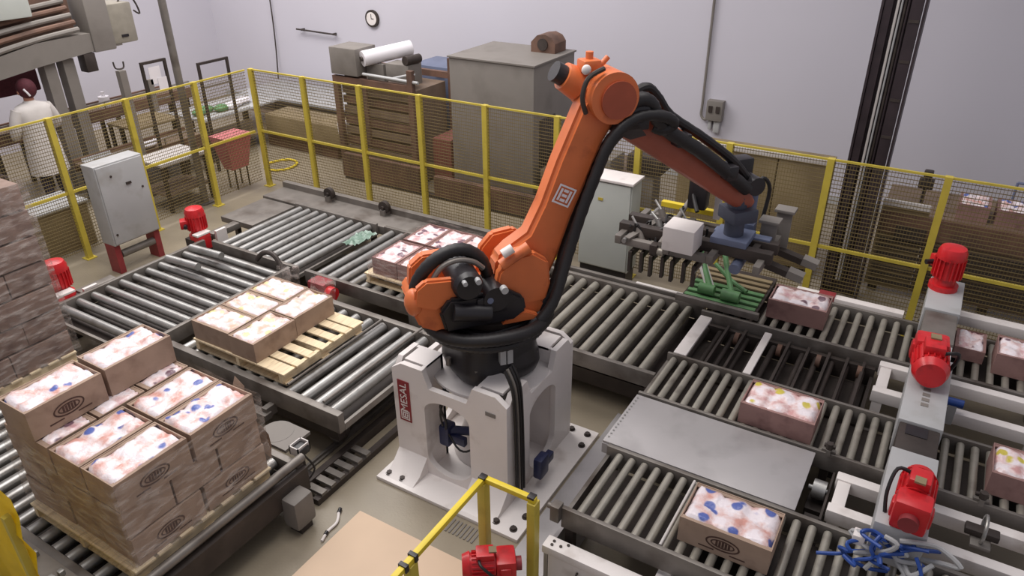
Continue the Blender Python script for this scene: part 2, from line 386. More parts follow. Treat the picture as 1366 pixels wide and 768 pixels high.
obj('side_guide', G().cyl((3.56, 4.05, .60), (4.94, 4.05, .60), .014), M['frame'], tc)
obj('side_guide', G().cyl((3.6, 4.52, .585), (4.9, 4.52, .585), .012), M['frame'], tc)
for i, y in enumerate((4.12, 5.75)):
    r_ = obj('floor_rail', B(3.0, 5.05, y-.035, y+.035, 0, .02).box(3.0, 5.05, y-.012, y+.012, .02, .045), M['frame'])
    tag(r_, ('steel floor rail under the transfer car on the side nearest the robot' if i == 0 else 'steel floor rail under the far left side of the transfer car'), 'rail', )
t = thing('cable_trough', 'dark cable channel on the floor between robot pedestal and transfer car', 'cable tray', (4.3, 3.72, 0))
obj('channel', B(3.05, 5.2, 3.90, 3.96, 0, .10).box(3.05, 5.2, 3.72, 3.78, 0, .06), M['dark'], t)
for i in range(6): obj('rung', B(3.1+i*.11, 3.16+i*.11, 3.72, 3.96, .06, .09), M['frame'], t)

# right hand carton conveyors
ZR = .70
conv_f = conveyor('carton_conveyor', 'front carton conveyor with the blue-labelled carton on it', 3.40, 4.18, -1.25, 1.68, ZR, 'x', .1, .029, rm='roller_dull', depth=.16, rail_w=.035)
obj('divider_rod', G().cyl((3.44, .98, .715), (4.12, .98, .715), .01), M['cream'], conv_f)
conv_m = conveyor('carton_conveyor', 'middle carton conveyor with the yellow-labelled carton on it', 4.90, 5.62, -1.3, 1.74, ZR, 'x', .1, .029, rm='roller_dull', depth=.14, rail_w=.03)
conv_b = conveyor('carton_conveyor', 'rear carton conveyor along the fence with a white edge rail', 6.48, 7.32, -1.35, 1.72, ZR, 'x', .115, .03, rm='roller_dull', depth=.14, rail_w=.04)
obj('white_edge', B(7.32, 7.42, -.02, 1.0, .66, .76, .01), M['white'], conv_b, label='white edge rail')
obj('white_edge', B(7.5, 7.62, -1.4, -.46, .70, .80, .01), M['white'], conv_b)
obj('red_marker', B(7.315, 7.43, .62, .78, .665, .775, .008), M['redd'], conv_b)
conv_x = conveyor('cross_conveyor', 'dark chain transfer between the middle and rear carton conveyors', 5.64, 6.46, .08, 1.72, .60, 'x', .13, .028, rm='dark', fm='dark', depth=.16)
for i, (y0, y1) in enumerate(((1.58, 1.70), (1.0, 1.07))):
    obj('lift_bar', B(5.63, 6.40, y0, y1, .69, .72, .012), M['white'], conv_x, label='white lift bar')
for y in (.18, .32, .48, .66, .84, 1.25, 1.42):
    obj('chain_strand', B(5.66, 6.44, y-.012, y+.012, .60, .66), M['dark'], conv_x)
for y in (.2, .55, .9, 1.3):
    obj('sprocket', G().cyl((6.3, y-.02, .62), (6.3, y+.02, .62), .06, n=16), M['rust'], conv_x)
# cover plate between front and middle conveyors
t = thing('cover_plate', 'large bare sheet metal plate between the front and middle carton conveyors', 'metal plate', (4.54, 1.0, 0))
obj('top_sheet', B(4.20, 4.88, .30, 1.74, .69, .71, .005), M['plate'], t)
obj('front_lip', B(4.19, 4.21, .30, 1.74, .60, .69), M['plate'], t)
for i in range(14): obj('rivet', G().cyl((4.26+i*.044, 1.715, .71), (4.26+i*.044, 1.715, .716), .008, n=8), M['roller'], t)
for x, y in ((4.26, .4), (4.26, 1.66), (4.82, .4), (4.82, 1.66)): obj('leg', B(x-.03, x+.03, y-.03, y+.03, 0, .69), M['dark'], t)
# dark gap with pulley right of plate
t = thing('drive_pulley', 'shiny drive pulley in the dark gap right of the cover plate', 'pulley', (4.55, .1, 0))
obj('drum', G().cyl((4.62, .16, .60), (4.62, .25, .60), .07, n=20).cyl((4.62, .135, .60), (4.62, .28, .60), .02), M['roller'], t)
obj('housing', B(4.30, 4.84, .135, .15, .35, .62).box(4.5, 4.7, .15, .27, .2, .5, .01).box(4.3, 4.4, .15, .25, .4, .55), M['dark'], t)
obj('stand', B(4.52, 4.68, .16, .26, 0, .22), M['dark'], t)
obj('pan', B(4.22, 4.86, .135, .285, .14, .16), M['blackp'], t)

# motor beam along +X over the conveyors
bm_ = thing('motor_beam', 'long raised grey metal box beam carrying three red motors, running away at the right', 'machine frame', (5.7, -.3, 0))
segs = [(3.92, 4.72, 'grey'), (4.72, 5.06, 'dark'), (5.06, 6.05, 'grey'), (6.35, 6.9, 'frame'), (6.9, 7.6, 'grey')]
for a, b, mm in segs:
    d = 0 if mm == 'grey' else .015
    obj('cover', B(a+.004, b-.004, -.45+d, -.16-d, .80, 1.1-d, .01), M[mm], bm_)
obj('cover', B(6.05, 6.35, -.43, -.18, .80, 1.06), M['grey'], bm_)
obj('slot', B(4.92, 5.04, -.36, -.22, 1.083, 1.09), M['blackp'], bm_)
for i in range(7): obj('louvre', B(5.3+.07*i, 5.34+.07*i, -.33, -.28, 1.1, 1.104), M['greyd'], bm_)
for x in (4.30, 5.77, 7.49): obj('leg', B(x-.05, x+.05, -.35, -.25, 0, .8), M['dark'], bm_)
def red_motor(name, label, loc, rz=0, s=1., up=True):
    t = thing(name, label, 'motor', loc, rz, local=True)
    g = G()
    g.cyl((0, 0, 0), (0, 0, .04*s), .10*s, n=20)
    g.cyl((0, 0, .04*s), (0, 0, .10*s), .075*s, n=20)
    obj('flange', g, M['red'], t)
    g = G(); g.cyl((0, 0, .10*s), (0, 0, .26*s), .088*s, n=24)
    for k in range(20):
        a = 2*PI*k/20; c = Vector((math.cos(a), math.sin(a), 0))
        rot = Matrix.Rotation(a, 3, 'Z'); g.obox(c*.09*s+Vector((0, 0, .18*s)), (.03*s, .008*s, .15*s), rot)
    obj('motor_body', g, M['red'], t)
    obj('fan_cover', G().lathe([(.098*s, .25*s), (.10*s, .30*s), (.085*s, .335*s), (.03*s, .35*s)], 24), M['red'], t)
    obj('terminal_box', B(.07*s, .16*s, -.055*s, .055*s, .13*s, .22*s, .01), M['red'], t)
    obj('plug', G().cyl((.11*s, .05*s, .17*s), (.11*s, .11*s, .17*s), .02*s), M['blackp'], t)
    return t
def gear_motor(name, label, loc, rz=0, s=1.):
    """horizontal helical gear motor lying on its base, shaft towards -x"""
    t = thing(name, label, 'motor', loc, rz, local=True)
    obj('gearbox', B(-.17*s, -.01*s, -.10*s, .10*s, 0, .21*s, .03*s).box(-.13*s, -.04*s, -.115*s, .115*s, .04*s, .16*s, .02*s), M['red'], t)
    obj('shaft_cap', G().cyl((-.215*s, 0, .1*s), (-.165*s, 0, .1*s), .055*s, n=20), M['redd'], t)
    g = G().cyl((-.01*s, 0, .12*s), (.19*s, 0, .12*s), .095*s, n=24)
    for k in range(20):
        a = 2*PI*k/20; c = Vector((0, math.cos(a), math.sin(a))); rot = Matrix.Rotation(a, 3, 'X')
        g.obox(c*.098*s+Vector((.09*s, 0, .12*s)), (.17*s, .02*s, .007*s), rot)
    obj('motor_body', g, M['red'], t)
    g = G().cyl((.19*s, 0, .12*s), (.25*s, 0, .12*s), .108*s, .085*s, n=24); obj('fan_cover', g, M['red'], t)
    obj('terminal_box', B(.0*s, .14*s, -.06*s, .06*s, .20*s, .265*s, .012*s), M['red'], t)
    obj('brass_plate', B(-.02*s, .04*s, -.03*s, .03*s, .262*s, .275*s), M['tan'], t)
    obj('cable', G().tube([(.12*s, .05*s, .22*s), (.1*s, .13*s, .23*s), (.0*s, .15*s, .12*s), (-.05*s, .13*s, .0)], .012*s, 8), M['hose'], t)
    return t
gear_motor('gear_motor', 'nearest and largest of the three red gear motors on the raised beam, above blue cables', (4.08, -.335, 1.1), math.radians(-2), 1.0)
gear_motor('gear_motor', 'middle one of the three red gear motors on the raised beam', (5.80, -.27, 1.1), math.radians(185), 1.2)
red_motor('gear_motor', 'farthest of the three red gear motors on the raised beam, against the yellow fence', (7.38, -.27, 1.1), .6, 1.25)
t = thing('cable_bundle', 'tangle of blue cables and hoses below the nearest red motor', 'cables', (3.8, -.3, 0))
for k in range(16):
    R.seed(30+k); p = [(3.90-R.uniform(0, .05), -.12-R.uniform(0, .4), 1.06-R.uniform(0, .1))]
    for q in range(5): p.append((p[-1][0]-R.uniform(-.06, .08), p[-1][1]+R.uniform(-.13, .15), max(.76, p[-1][2]-R.uniform(-.03, .09))))
    obj('blue_cable' if k % 3 else 'grey_hose', G().tube(p, .012 if k % 3 else .015, 7), M['bluec'] if k % 3 else M['grey'], t)
obj('connector', B(3.83, 3.91, -.14, -.07, .95, 1.02, .01), M['white'], t); obj('connector', B(3.52, 3.62, -.42, -.36, .75, .86, .01), M['white'], t)

t = thing('blue_coupling', 'small bright blue coupling beside the middle red motor', 'coupling', (5.95, -.52, .7))
obj('body', G().cyl((5.95, -.6, .80), (5.95, -.47, .80), .035), M['bluec'], t); obj('bracket', B(5.92, 5.98, -.56, -.5, .6, .78), M['grey'], t)

# white tube frames on the right
def white_frame(label, x, xb, ys, z=.70, low=.0):
    t = thing('steel_rack', label, 'steel frame', ((x+xb)/2, (ys[0]+ys[1])/2, 0))
    for xx in (x, xb): obj('beam', B(xx-.045, xx+.045, ys[0], ys[1], z-.11, z, .01), M['white'], t)
    for y in (ys[1]-.06, ys[0]+.3):
        obj('cross_tube', B(x+.045, xb-.045, y-.045, y+.045, z-.11, z-.01, .008), M['white'], t)
        for xx in (x, xb): obj('leg', B(xx-.04, xx+.04, y-.04, y+.04, low, z-.11), M['white'], t)
    return t
white_frame('white square-tube frame behind the middle carton conveyor, passing under the raised beam', 5.98, 6.41, (-1.5, .06), .71)
white_frame('white square-tube frame between front and middle carton conveyors at the right edge', 4.42, 4.78, (-1.5, .12), .66)
t = thing('steel_rack', 'white painted support frame with bolt holes under the near end of the front conveyor', 'steel frame', (3.4, 1.2, 0))
obj('top_beam', B(3.20, 3.31, .55, 1.72, .46, .53, .008), M['white'], t)
obj('side_panel', B(3.215, 3.23, .62, 1.66, .12, .46), M['white'], t)
obj('end_panel', B(3.23, 3.9, 1.69, 1.72, .0, .46), M['plate'], t)
obj('cross_piece', B(3.31, 3.7, .88, .97, .42, .50, .008), M['white'], t)
for x, y in ((3.235, 1.66), (3.27, 1.66), (3.25, 1.60), (3.285, 1.56)): obj('bolt', G().cyl((x, y, .53), (x, y, .537), .011, n=8), M['dark'], t)
obj('handle', G().tube([(3.21, 1.45, .40), (3.185, 1.45, .38), (3.185, 1.45, .2), (3.21, 1.45, .18)], .008, 6), M['dark'], t)
obj('corner_fitting', G().box(3.36, 3.44, 1.68, 1.75, .60, .74, .01).cyl((3.40, 1.72, .7), (3.40, 1.78, .7), .022), M['frame'], t)
obj('leg', B(3.22, 3.30, 1.60, 1.68, 0, .46), M['white'], t); obj('leg', B(3.22, 3.30, .6, .68, 0, .46), M['white'], t)
t = thing('clamp_ring', 'small ring clamp on the white frame at the bottom right corner', 'clamp', (4.6, -.8, .66))
obj('ring', G().tube([(4.6+.09*math.cos(a), -.8+.0*a, .76+.09*math.sin(a)) for a in [k*PI/6 for k in range(13)]], .012, 8, 2), M['roller'], t)
obj('saddle', B(4.5, 4.7, -.86, -.74, .66, .69, .008), M['frame'], t); obj('block', B(4.58, 4.66, -.9, -.7, .69, .74, .01), M['dark'], t)
# photo sensors on conveyors
for k, (x, y, z, lb) in enumerate(((4.93, .22, .72, 'small sensor bracket at the corner where plate and middle conveyor meet'), (4.93, -.78, .72, 'sensor bracket beside the striped carton at the right edge'), (7.36, -.2, .72, 'sensor bracket behind the raised beam near the fence'))):
    t = thing('sensor', lb, 'sensor', (x, y, z))
    obj('bracket', B(x-.06, x+.06, y-.015, y+.015, z, z+.05).box(x-.015, x+.015, y-.05, y+.05, z, z+.02), M['frame'], t)
    obj('eye', G().cyl((x-.03, y, z+.05), (x-.03, y, z+.10), .025).cyl((x+.03, y-.04, z+.03), (x+.03, y+.04, z+.03), .016), M['dark'], t)
# floor deck between pedestal and conveyor
t = thing('floor_deck', 'low pale sheet metal walkway between the white pedestal and the front conveyor', 'platform', (4.2, 1.95, 0))
obj('deck_sheet', B(2.9, 5.3, 1.76, 2.06, .0, .10, .004), M['plate'], t)

# ================================================================== CARTONS, PALLETS
def bags_mesh(L, W, mt, nx=3, ny=2, h=.022, seed=0):
    g = G(); NX, NY = 21, 14
    vs = []
    for i in range(NX+1):
        row = []
        for j in range(NY+1):
            u = i/NX; v = j/NY
            a = abs(math.sin(PI*u*nx))**.45; b = abs(math.sin(PI*v*ny))**.45
            z = h*a*b+.018*mnoise.noise((u*7+seed, v*5, seed*1.7))+.01*mnoise.noise((u*17+seed, v*13, seed))
            e = min(u, 1-u, v, 1-v)
            row.append(g.bm.verts.new(((u-.5)*L, (v-.5)*W, z-(0.03 if e == 0 else 0))))
        vs.append(row)
    for i in range(NX):
        for j in range(NY): g.bm.faces.new((vs[i][j], vs[i+1][j], vs[i+1][j+1], vs[i][j+1]))
    me, _ = finish(g, 'bagged_poultry', mt, Vector()); smooth(me, 80)
    return me
def emblem_mesh():
    g = G(); n = 28
    for (a, b, w) in ((.11, .056, .012), (.078, .034, .010)):
        o = []; q = []
        for k in range(n):
            t = 2*PI*k/n
            o.append((a*math.cos(t), b*math.sin(t))); q.append(((a-w)*math.cos(t), (b-w)*math.sin(t)))
        O = [g.bm.verts.new((x, -.001, z)) for x, z in o]; Q = [g.bm.verts.new((x, -.001, z)) for x, z in q]
        for k in range(n): g.bm.faces.new((O[k], O[(k+1) % n], Q[(k+1) % n], Q[k]))
    for k in range(5):
        x = -.045+.02*k; g.box(x, x+.014, -.0012, 0, -.022-.004*(k % 2), .020+.005*((k+1) % 2))
    g.box(-.15, -.05, -.0012, 0, -.070, -.060); g.box(.05, .15, -.0012, 0, -.072, -.062)
    return finish(g, 'printed_emblem', M['print'], Vector())[0]
EMB = emblem_mesh()
def carton_proto(L, W, H, body, bag, seed, emb=True, open_top=True, h=.022):
    """returns dict of meshes for a carton; origin at base centre"""
    w = .008; g = G(); l, k = L/2, W/2
    if open_top:
        g.box(-l, l, -k, -k+w, 0, H); g.box(-l, l, k-w, k, 0, H); g.box(-l, -l+w, -k+w, k-w, 0, H); g.box(l-w, l, -k+w, k-w, 0, H)
        g.box(-l+w, l-w, -k+w, k-w, 0, w)
        g.box(-l+w, l-w, -k+w, -k+.035, H-.012, H-.004); g.box(-l+w, l-w, k-.035, k-w, H-.012, H-.004)
    else: g.box(-l, l, -k, k, 0, H, .004); g.box(-l, l, -.002, .002, H, H+.001)
    body_me = finish(g, 'carton_body', body, Vector())[0]
    return dict(body=body_me, bags=bags_mesh(L-.024, W-.024, bag, seed=seed, h=h*.8) if open_top else None, L=L, W=W, H=H, emb=emb)
def carton(p, x, y, z, label, rz=0., group=None, sides=('f',), jitter=.004, rx=0.):
    t = thing('poultry_carton', label, 'carton', (x+R.uniform(-jitter, jitter), y+R.uniform(-jitter, jitter), z), rz+R.uniform(-.012, .012), group, local=True)
    put('carton_body', p['body'], (0, 0, 0), t)
    if p['bags']: put('bagged_poultry', p['bags'], (0, 0, p['H']-.010), t)
    if p['emb'] and 'f' in sides:
        e = put('printed_emblem', EMB, (0, -p['W']/2-.0005, p['H']*.5), t)
    return t
BL, BW, BH = .535, .335, .226
P_long = carton_proto(BL, BW, BH, M['card'], M['bag_blue'], 1)
P_end = carton_proto(BL-.03, .355, BH, M['card'], M['bag_pink'], 2, emb=False)
P_long2 = carton_proto(BL, BW, BH, M['card'], M['bag_blue'], 5)
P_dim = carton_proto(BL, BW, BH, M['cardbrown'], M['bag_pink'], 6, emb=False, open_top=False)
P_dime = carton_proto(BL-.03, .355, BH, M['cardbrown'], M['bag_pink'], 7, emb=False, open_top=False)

def pallet(label, x0, x1, y0, y1, z0, boards_along='y', nb=7):
    t = thing('wooden_pallet', label, 'pallet', ((x0+x1)/2, (y0+y1)/2, z0))
    for i in range(nb):
        if boards_along == 'y':
            w = (x1-x0)*.09 if 0 < i < nb-1 else (x1-x0)*.13; cx = x0+w/2+(x1-x0-w)*i/(nb-1)
            obj('top_board', B(cx-w/2, cx+w/2, y0, y1, z0+.105, z0+.125, .002), M['wood'], t)
    for k in range(3):
        yy = y0+.05+(y1-y0-.1)*k/2
        obj('stringer', B(x0, x1, yy-.02, yy+.02, z0+.02, z0+.105), M['wood'], t)
    for k in range(3):
        xx = x0+.06+(x1-x0-.12)*k/2
        obj('bottom_board', B(xx-.045, xx+.045, y0, y1, z0, z0+.02), M['wood'], t)
    return t
# --- near stack
pallet('wooden pallet under the large near carton stack at bottom left', 1.62, 2.78, 3.86, 5.08, .44)
SX = 1.66; Z0 = .567; DZ = .232
lay = ['bottom layer', 'second layer up', 'open top layer']
for k in range(3):
    z = Z0+k*DZ
    if k % 2 == 0:
        for r in range(2):
            for c in range(2):
                x = SX+.28+.56*c; y = 3.885+BW/2+.345*r
                if k < 2 and r == 1: pos = 'inner row'
                else: pos = 'front row' if r == 0 else 'row behind the front row'
                carton(P_long if (r+c) % 2 else P_long2, x, y, z, f"blue-dotted carton of near stack, {lay[k]}, {pos}, {'left' if c == 0 else 'right'}", sides=('f',) if r == 0 else ())
        for c in range(3):
            carton(P_end, SX+.187+.373*c, 3.885+.69+.265, z, f"crosswise carton at back of near stack, {lay[k]}, {['left', 'middle', 'right'][c]}", rz=PI/2)
    else:
        for c in range(3):
            carton(P_end, SX+.187+.373*c, 3.885+.265, z, f"end-on carton at front of near stack, {lay[k]}, {['left', 'middle', 'right'][c]}", rz=PI/2)
        for r in range(2):
            for c in range(2):
                carton(P_long, SX+.28+.56*c, 3.885+.53+BW/2+.345*r, z, f"lengthwise carton of near stack, {lay[k]}, {'inner' if r == 0 else 'back'} row, {'left' if c == 0 else 'right'}", sides=())
z = Z0+3*DZ
carton(P_long2, SX+.27, 4.88, z, 'poultry carton with dark emblem standing highest at the back left of the near stack', sides=('f',))
carton(P_long, SX+.84, 4.88, z, 'poultry carton without visible emblem standing highest at the back right of the near stack', sides=())
for ch in [o for o in bpy.data.objects if o.name.startswith('printed_emblem') and o.parent and 'second' in o.parent.get('label', '')]: pass

def wrap(label, x0, x1, y0, y1, z0, z1, amp=.012, seed=0, slump=0.):
    g = G(); per = []
    n = 14
    def side(a, b):
        return [(a[0]+(b[0]-a[0])*i/n, a[1]+(b[1]-a[1])*i/n) for i in range(n)]
    pts = side((x0, y0), (x1, y0))+side((x1, y0), (x1, y1))+side((x1, y1), (x0, y1))+side((x0, y1), (x0, y0))
    cx, cy = (x0+x1)/2, (y0+y1)/2
    rings = []
    NZ = 12
    for k in range(NZ+1):
        z = z0+(z1-z0)*k/NZ; rg = []
        for (x, y) in pts:
            d = Vector((x-cx, y-cy, 0)).normalized()
            a = abs(mnoise.noise((x*4+seed, y*4, z*3)))*amp*2+.004
            rg.append(g.bm.verts.new((x+d.x*a, y+d.y*a, z+.03*mnoise.noise((x*3, y*3, seed))*(k == NZ))))
        rings.append(rg)
    m_ = len(pts)
    for k in range(NZ):
        for i in range(m_): g.bm.faces.new((rings[k][i], rings[k][(i+1) % m_], rings[k+1][(i+1) % m_], rings[k+1][i]))
    o = obj('stretch_wrap', g, M['film']); tag(o, label, 'plastic wrap'); smooth(o.data, 80); return o
wrap('clear stretch film wound around the near carton stack', 1.64, 2.80, 3.865, 5.12, .56, 1.25)
# torn flap at the right corner of the stack
g = G(); NN = 8
a_ = [g.bm.verts.new((2.83+.05*math.sin(i*.9), 3.9+.02*i, .6+.09*i)) for i in range(NN)]; b_ = [g.bm.verts.new((2.86+.05*math.sin(i*.9+.4), 4.2-.0*i, .62+.088*i)) for i in range(NN)]
for i in range(NN-1): g.bm.faces.new((a_[i], b_[i], b_[i+1], a_[i+1]))
tag(obj('cardboard_slip', g, M['card']), 'upright brown board leaning on the right side of the near stack', 'cardboard')

# --- tall stack behind, at the left edge
pallet('wooden pallet under the tall dim stack at the left edge', 1.86, 2.98, 6.70, 7.90, .44)
for k in range(7):
    z = .567+k*.245
    ly = ['lowest', 'second from bottom', 'third from bottom', 'middle', 'third from top', 'second from top', 'top'][k]
    if k % 2 == 0:
        for c in range(2):
            for r in ((0, 1) if k == 6 else (0,)):
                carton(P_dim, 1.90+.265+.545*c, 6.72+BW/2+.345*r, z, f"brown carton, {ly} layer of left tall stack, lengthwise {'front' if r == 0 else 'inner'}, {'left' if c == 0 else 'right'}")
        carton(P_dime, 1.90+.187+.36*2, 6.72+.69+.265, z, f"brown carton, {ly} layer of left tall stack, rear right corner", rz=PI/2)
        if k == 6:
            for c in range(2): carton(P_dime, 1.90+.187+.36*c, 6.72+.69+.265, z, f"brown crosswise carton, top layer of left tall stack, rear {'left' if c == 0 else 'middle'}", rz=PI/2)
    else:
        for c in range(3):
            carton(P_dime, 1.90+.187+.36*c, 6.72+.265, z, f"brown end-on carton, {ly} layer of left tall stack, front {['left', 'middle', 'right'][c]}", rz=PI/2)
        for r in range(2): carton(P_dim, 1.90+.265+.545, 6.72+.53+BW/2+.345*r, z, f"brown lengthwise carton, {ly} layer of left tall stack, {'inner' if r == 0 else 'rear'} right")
wrap('clear stretch film wound around the tall stack at the left edge', 1.88, 3.02, 6.70, 7.92, .56, 2.27, seed=4)

# --- pallet on transfer car
pallet('pale wooden pallet half covered by cartons on the transfer car', 3.60, 4.66, 4.55, 5.76, .55)
Pa = carton_proto(.505, .33, .20, M['card'], M['bag_pale'], 11, emb=False)
Pb = carton_proto(.50, .335, .20, M['card'], M['bag_pale'], 12, emb=False)
zt = .677
nmz = ['nearest', 'middle', 'farthest']
carton(Pa, 3.60+.26, 5.06, zt, 'pale bagged chicken carton on transfer car beside bare pallet boards, front one')
carton(Pa, 3.60+.78, 5.07, zt, 'pale bagged chicken carton on transfer car beside bare pallet boards, rear one')
for c in range(3):
    carton(Pb, 3.60+.18+.35*c, 5.49, zt, f'crosswise carton of pale bagged chicken, far side of transfer car pallet, {nmz[c]} of three', rz=PI/2)
# plastic liner rising at the back
g = G(); NN = 10
for s_ in (0, 1):
    x_ = 4.70; pts = []
    A_ = [g.bm.verts.new((x_+.02*math.sin(i), 4.95+s_*.5+.04*i, .72)) for i in range(NN)]
    B_ = [g.bm.verts.new((x_+.05+.03*math.sin(i*1.7), 4.95+s_*.5+.04*i, .98+.06*math.sin(i*1.3))) for i in range(NN)]
    for i in range(NN-1): g.bm.faces.new((A_[i], A_[i+1], B_[i+1], B_[i]))
tag(obj('plastic_liner', g, M['film']), 'loose clear film standing up behind the transfer car cartons', 'plastic film')

# --- wrapped pallet behind robot
pallet('wooden pallet under the carton layer behind the robot', 5.48, 6.62, 4.15, 5.25, .55)
Pc = carton_proto(.505, .335, .20, M['cardp'], M['bag_pink'], 15, emb=False)
k = 0
for r, y in enumerate((4.98, 4.63, 4.30)):
    for c in range(2):
        carton(Pc, 5.50+.27+.55*c, y, zt, f"pink-topped carton behind the robot, {['left', 'middle', 'right'][r]} row, {'near' if c == 0 else 'far'} one", sides=())
wrap('clear stretch film around the carton layer behind the robot', 5.47, 6.62, 4.12, 5.17, .66, .90, seed=9)

# --- cartons on the right
Pd = carton_proto(.58, .36, .205, M['card'], M['bag_blue'], 21, h=.03)
Pe = carton_proto(.56, .36, .19, M['cardp'], M['bag_yellow'], 22, emb=False, h=.03)
Ph = carton_proto(.36, .24, .12, M['cardp'], M['bag_pink'], 25, emb=False, h=.03)
Pf = carton_proto(.54, .36, .20, M['cardp'], M['bag_pink'], 23, emb=False, h=.03)
carton(Pd, 3.74, .62, ZR, 'open brown carton with emblem and blue-printed bags on the front conveyor', rz=-PI/2)
carton(Pe, 5.14, .64, ZR, 'open mauve carton with yellow-printed bags on the middle conveyor', rz=-PI/2)
carton(Pf, 6.90, .88, ZR, 'mauve carton with pale pink bags on the rear conveyor beside the green bracket', rz=-PI/2)
carton(Pf, 6.92, -1.06, ZR, 'mauve film-wrapped carton on the rear conveyor at the right edge', rz=-PI/2)
carton(Pe, 5.24, -1.08, ZR, 'carton with yellow and pink bags on the middle conveyor at the right edge', rz=-PI/2)
carton(Ph, 7.02, -.60, ZR, 'low mauve carton partly hidden behind the raised beam on the rear conveyor', rz=0)

# ================================================================== ROBOT PEDESTAL
pd = thing('robot_pedestal', 'white steel robot pedestal with arched openings on a bolted base plate', 'pedestal', (4.3, 2.82, 0))
obj('base_plate', B(3.54, 5.02, 2.12, 3.52, 0, .035, .004), M['white'], pd)
for x, y in ((3.62, 3.44), (3.62, 3.30), (3.78, 3.46), (3.62, 2.20), (3.62, 2.36), (3.78, 2.18), (4.94, 2.20), (4.94, 2.36), (4.78, 2.18), (4.94, 3.44), (4.78, 3.44)):
    obj('anchor_bolt', G().cyl((x, y, .035), (x, y, .06), .024, n=6).cyl((x, y, .035), (x, y, .042), .032, n=14), M['dark'], pd)
# faces with arched windows, made from two C halves; coordinates: s along face 0..1.15, z 0..1.1
def face_polys(W, H, wl, wr, zb, zt_, HL=.90):
    cx = (wl+wr)/2; rr = (wr-wl)/2; na = 10
    def arc(c, a0, a1, rz): return [(cx+rr*math.cos(a0+(a1-a0)*i/na), c+rz*math.sin(a0+(a1-a0)*i/na)) for i in range(na+1)]
    bot = zb+.16; top = zt_-.12
    L_ = [(0, 0), (cx, 0)]+arc(bot, -PI/2, -PI, .16)+arc(top, PI, PI/2, .12)+[(cx, HL), (.37, HL), (.31, H), (.10, H), (0, H-.07)]
    R_ = [(W, 0), (W, H-.07), (W-.10, H), (W-.31, H), (W-.37, HL), (cx, HL)]+arc(top, PI/2, 0, .12)+arc(bot, 0, -PI/2, .16)+[(cx, 0)]
    return L_, R_
th = .05; x0, x1, y0, y1 = 3.80, 4.90, 2.36, 3.46; Wp = 1.10
g = G(); 
for side in range(4):
    for poly in face_polys(Wp, 1.06, .35, .79, .05, .80):
        if side == 0: g.prism(poly, lambda s, z: (x0, y0+s, .035+z), lambda s, z: (x0+th, y0+s, .035+z))
        ins = lambda v: max(x0+th+.001, min(x1-th-.001, v))
        if side == 1: g.prism(poly, lambda s, z: (ins(x0+s), y0, .035+z), lambda s, z: (ins(x0+s), y0+th, .035+z))
        if side == 2: g.prism(poly, lambda s, z: (x1, y0+s, .035+z), lambda s, z: (x1-th, y0+s, .035+z))
        if side == 3: g.prism(poly, lambda s, z: (ins(x0+s), y1, .035+z), lambda s, z: (ins(x0+s), y1-th, .035+z))
# pillar inner returns and flared skirts
for (cx, cy, sx, sy) in ((x0, y0, 1, 1), (x0, y1, 1, -1), (x1, y0, -1, 1), (x1, y1, -1, -1)):
    g.box(*sorted((cx+sx*.27, cx+sx*.30)), *sorted((cy+sy*th, cy+sy*.30)), .035, 1.09)
    g.box(*sorted((cx+sx*th, cx+sx*.30)), *sorted((cy+sy*.27, cy+sy*.30)), .035, 1.09)
    g.box(*sorted((cx+sx*.08, cx+sx*.30)), *sorted((cy+sy*.08, cy+sy*.30)), 1.07, 1.092)
obj('pillar_frame', g, M['white'], pd)
g = G().lathe([(.44, .90), (.50, .92), (.50, .945), (.30, .95)], 40, (4.37, 2.86, 0)); obj('mounting_flange', g, M['white'], pd)
g = G().lathe([(.34, .04), (.30, .12), (.16, .60), (.15, .92)], 28, (4.38, 2.88, 0)); obj('centre_cone', g, M['white'], pd)
g = G()
n = 12
for (xa, dx) in ((x0, -1),):
    g.prism([(0, 0), (0, .16), (.12, .04), (.22, 0)], lambda s, z: (x0-s, y0+.0, .035+z), lambda s, z: (x0-s, y0+.34, .035+z)); obj('skirt', g, M['white'], pd); g = G()
    g.prism([(0, 0), (0, .16), (.12, .04), (.22, 0)], lambda s, z: (x0-s, y1-.30, .035+z), lambda s, z: (x0-s, y1, .035+z))
obj('skirt', g, M['white'], pd)
# sign on the outer -X face of the far-left pillar
sg = obj('sign_plate', B(x0-.006, x0-.0005, 3.29, 3.41, .52, .93), M['redd'], pd, label='dark red sign plate with white vertical lettering')
def text_mesh(body, size, material, extr=.0008):
    cu = bpy.data.curves.new('lettering', 'FONT'); cu.body = body; cu.size = size; cu.extrude = extr; cu.align_x = 'CENTER'; cu.align_y = 'CENTER'
    o = bpy.data.objects.new('lettering_tmp', cu); COL.objects.link(o)
    dg = bpy.context.evaluated_depsgraph_get(); me = bpy.data.meshes.new_from_object(o.evaluated_get(dg))
    bpy.data.objects.remove(o); bpy.data.curves.remove(cu); me.materials.clear(); me.materials.append(material); me.name = 'lettering'
    return me
tm = text_mesh('MESAL', .10, M['white'])
o = bpy.data.objects.new('lettering', tm); COL.objects.link(o); o.parent = pd
o.location = Vector((x0-.0075, 3.35, .765))-Vector((4.3, 2.82, 0))
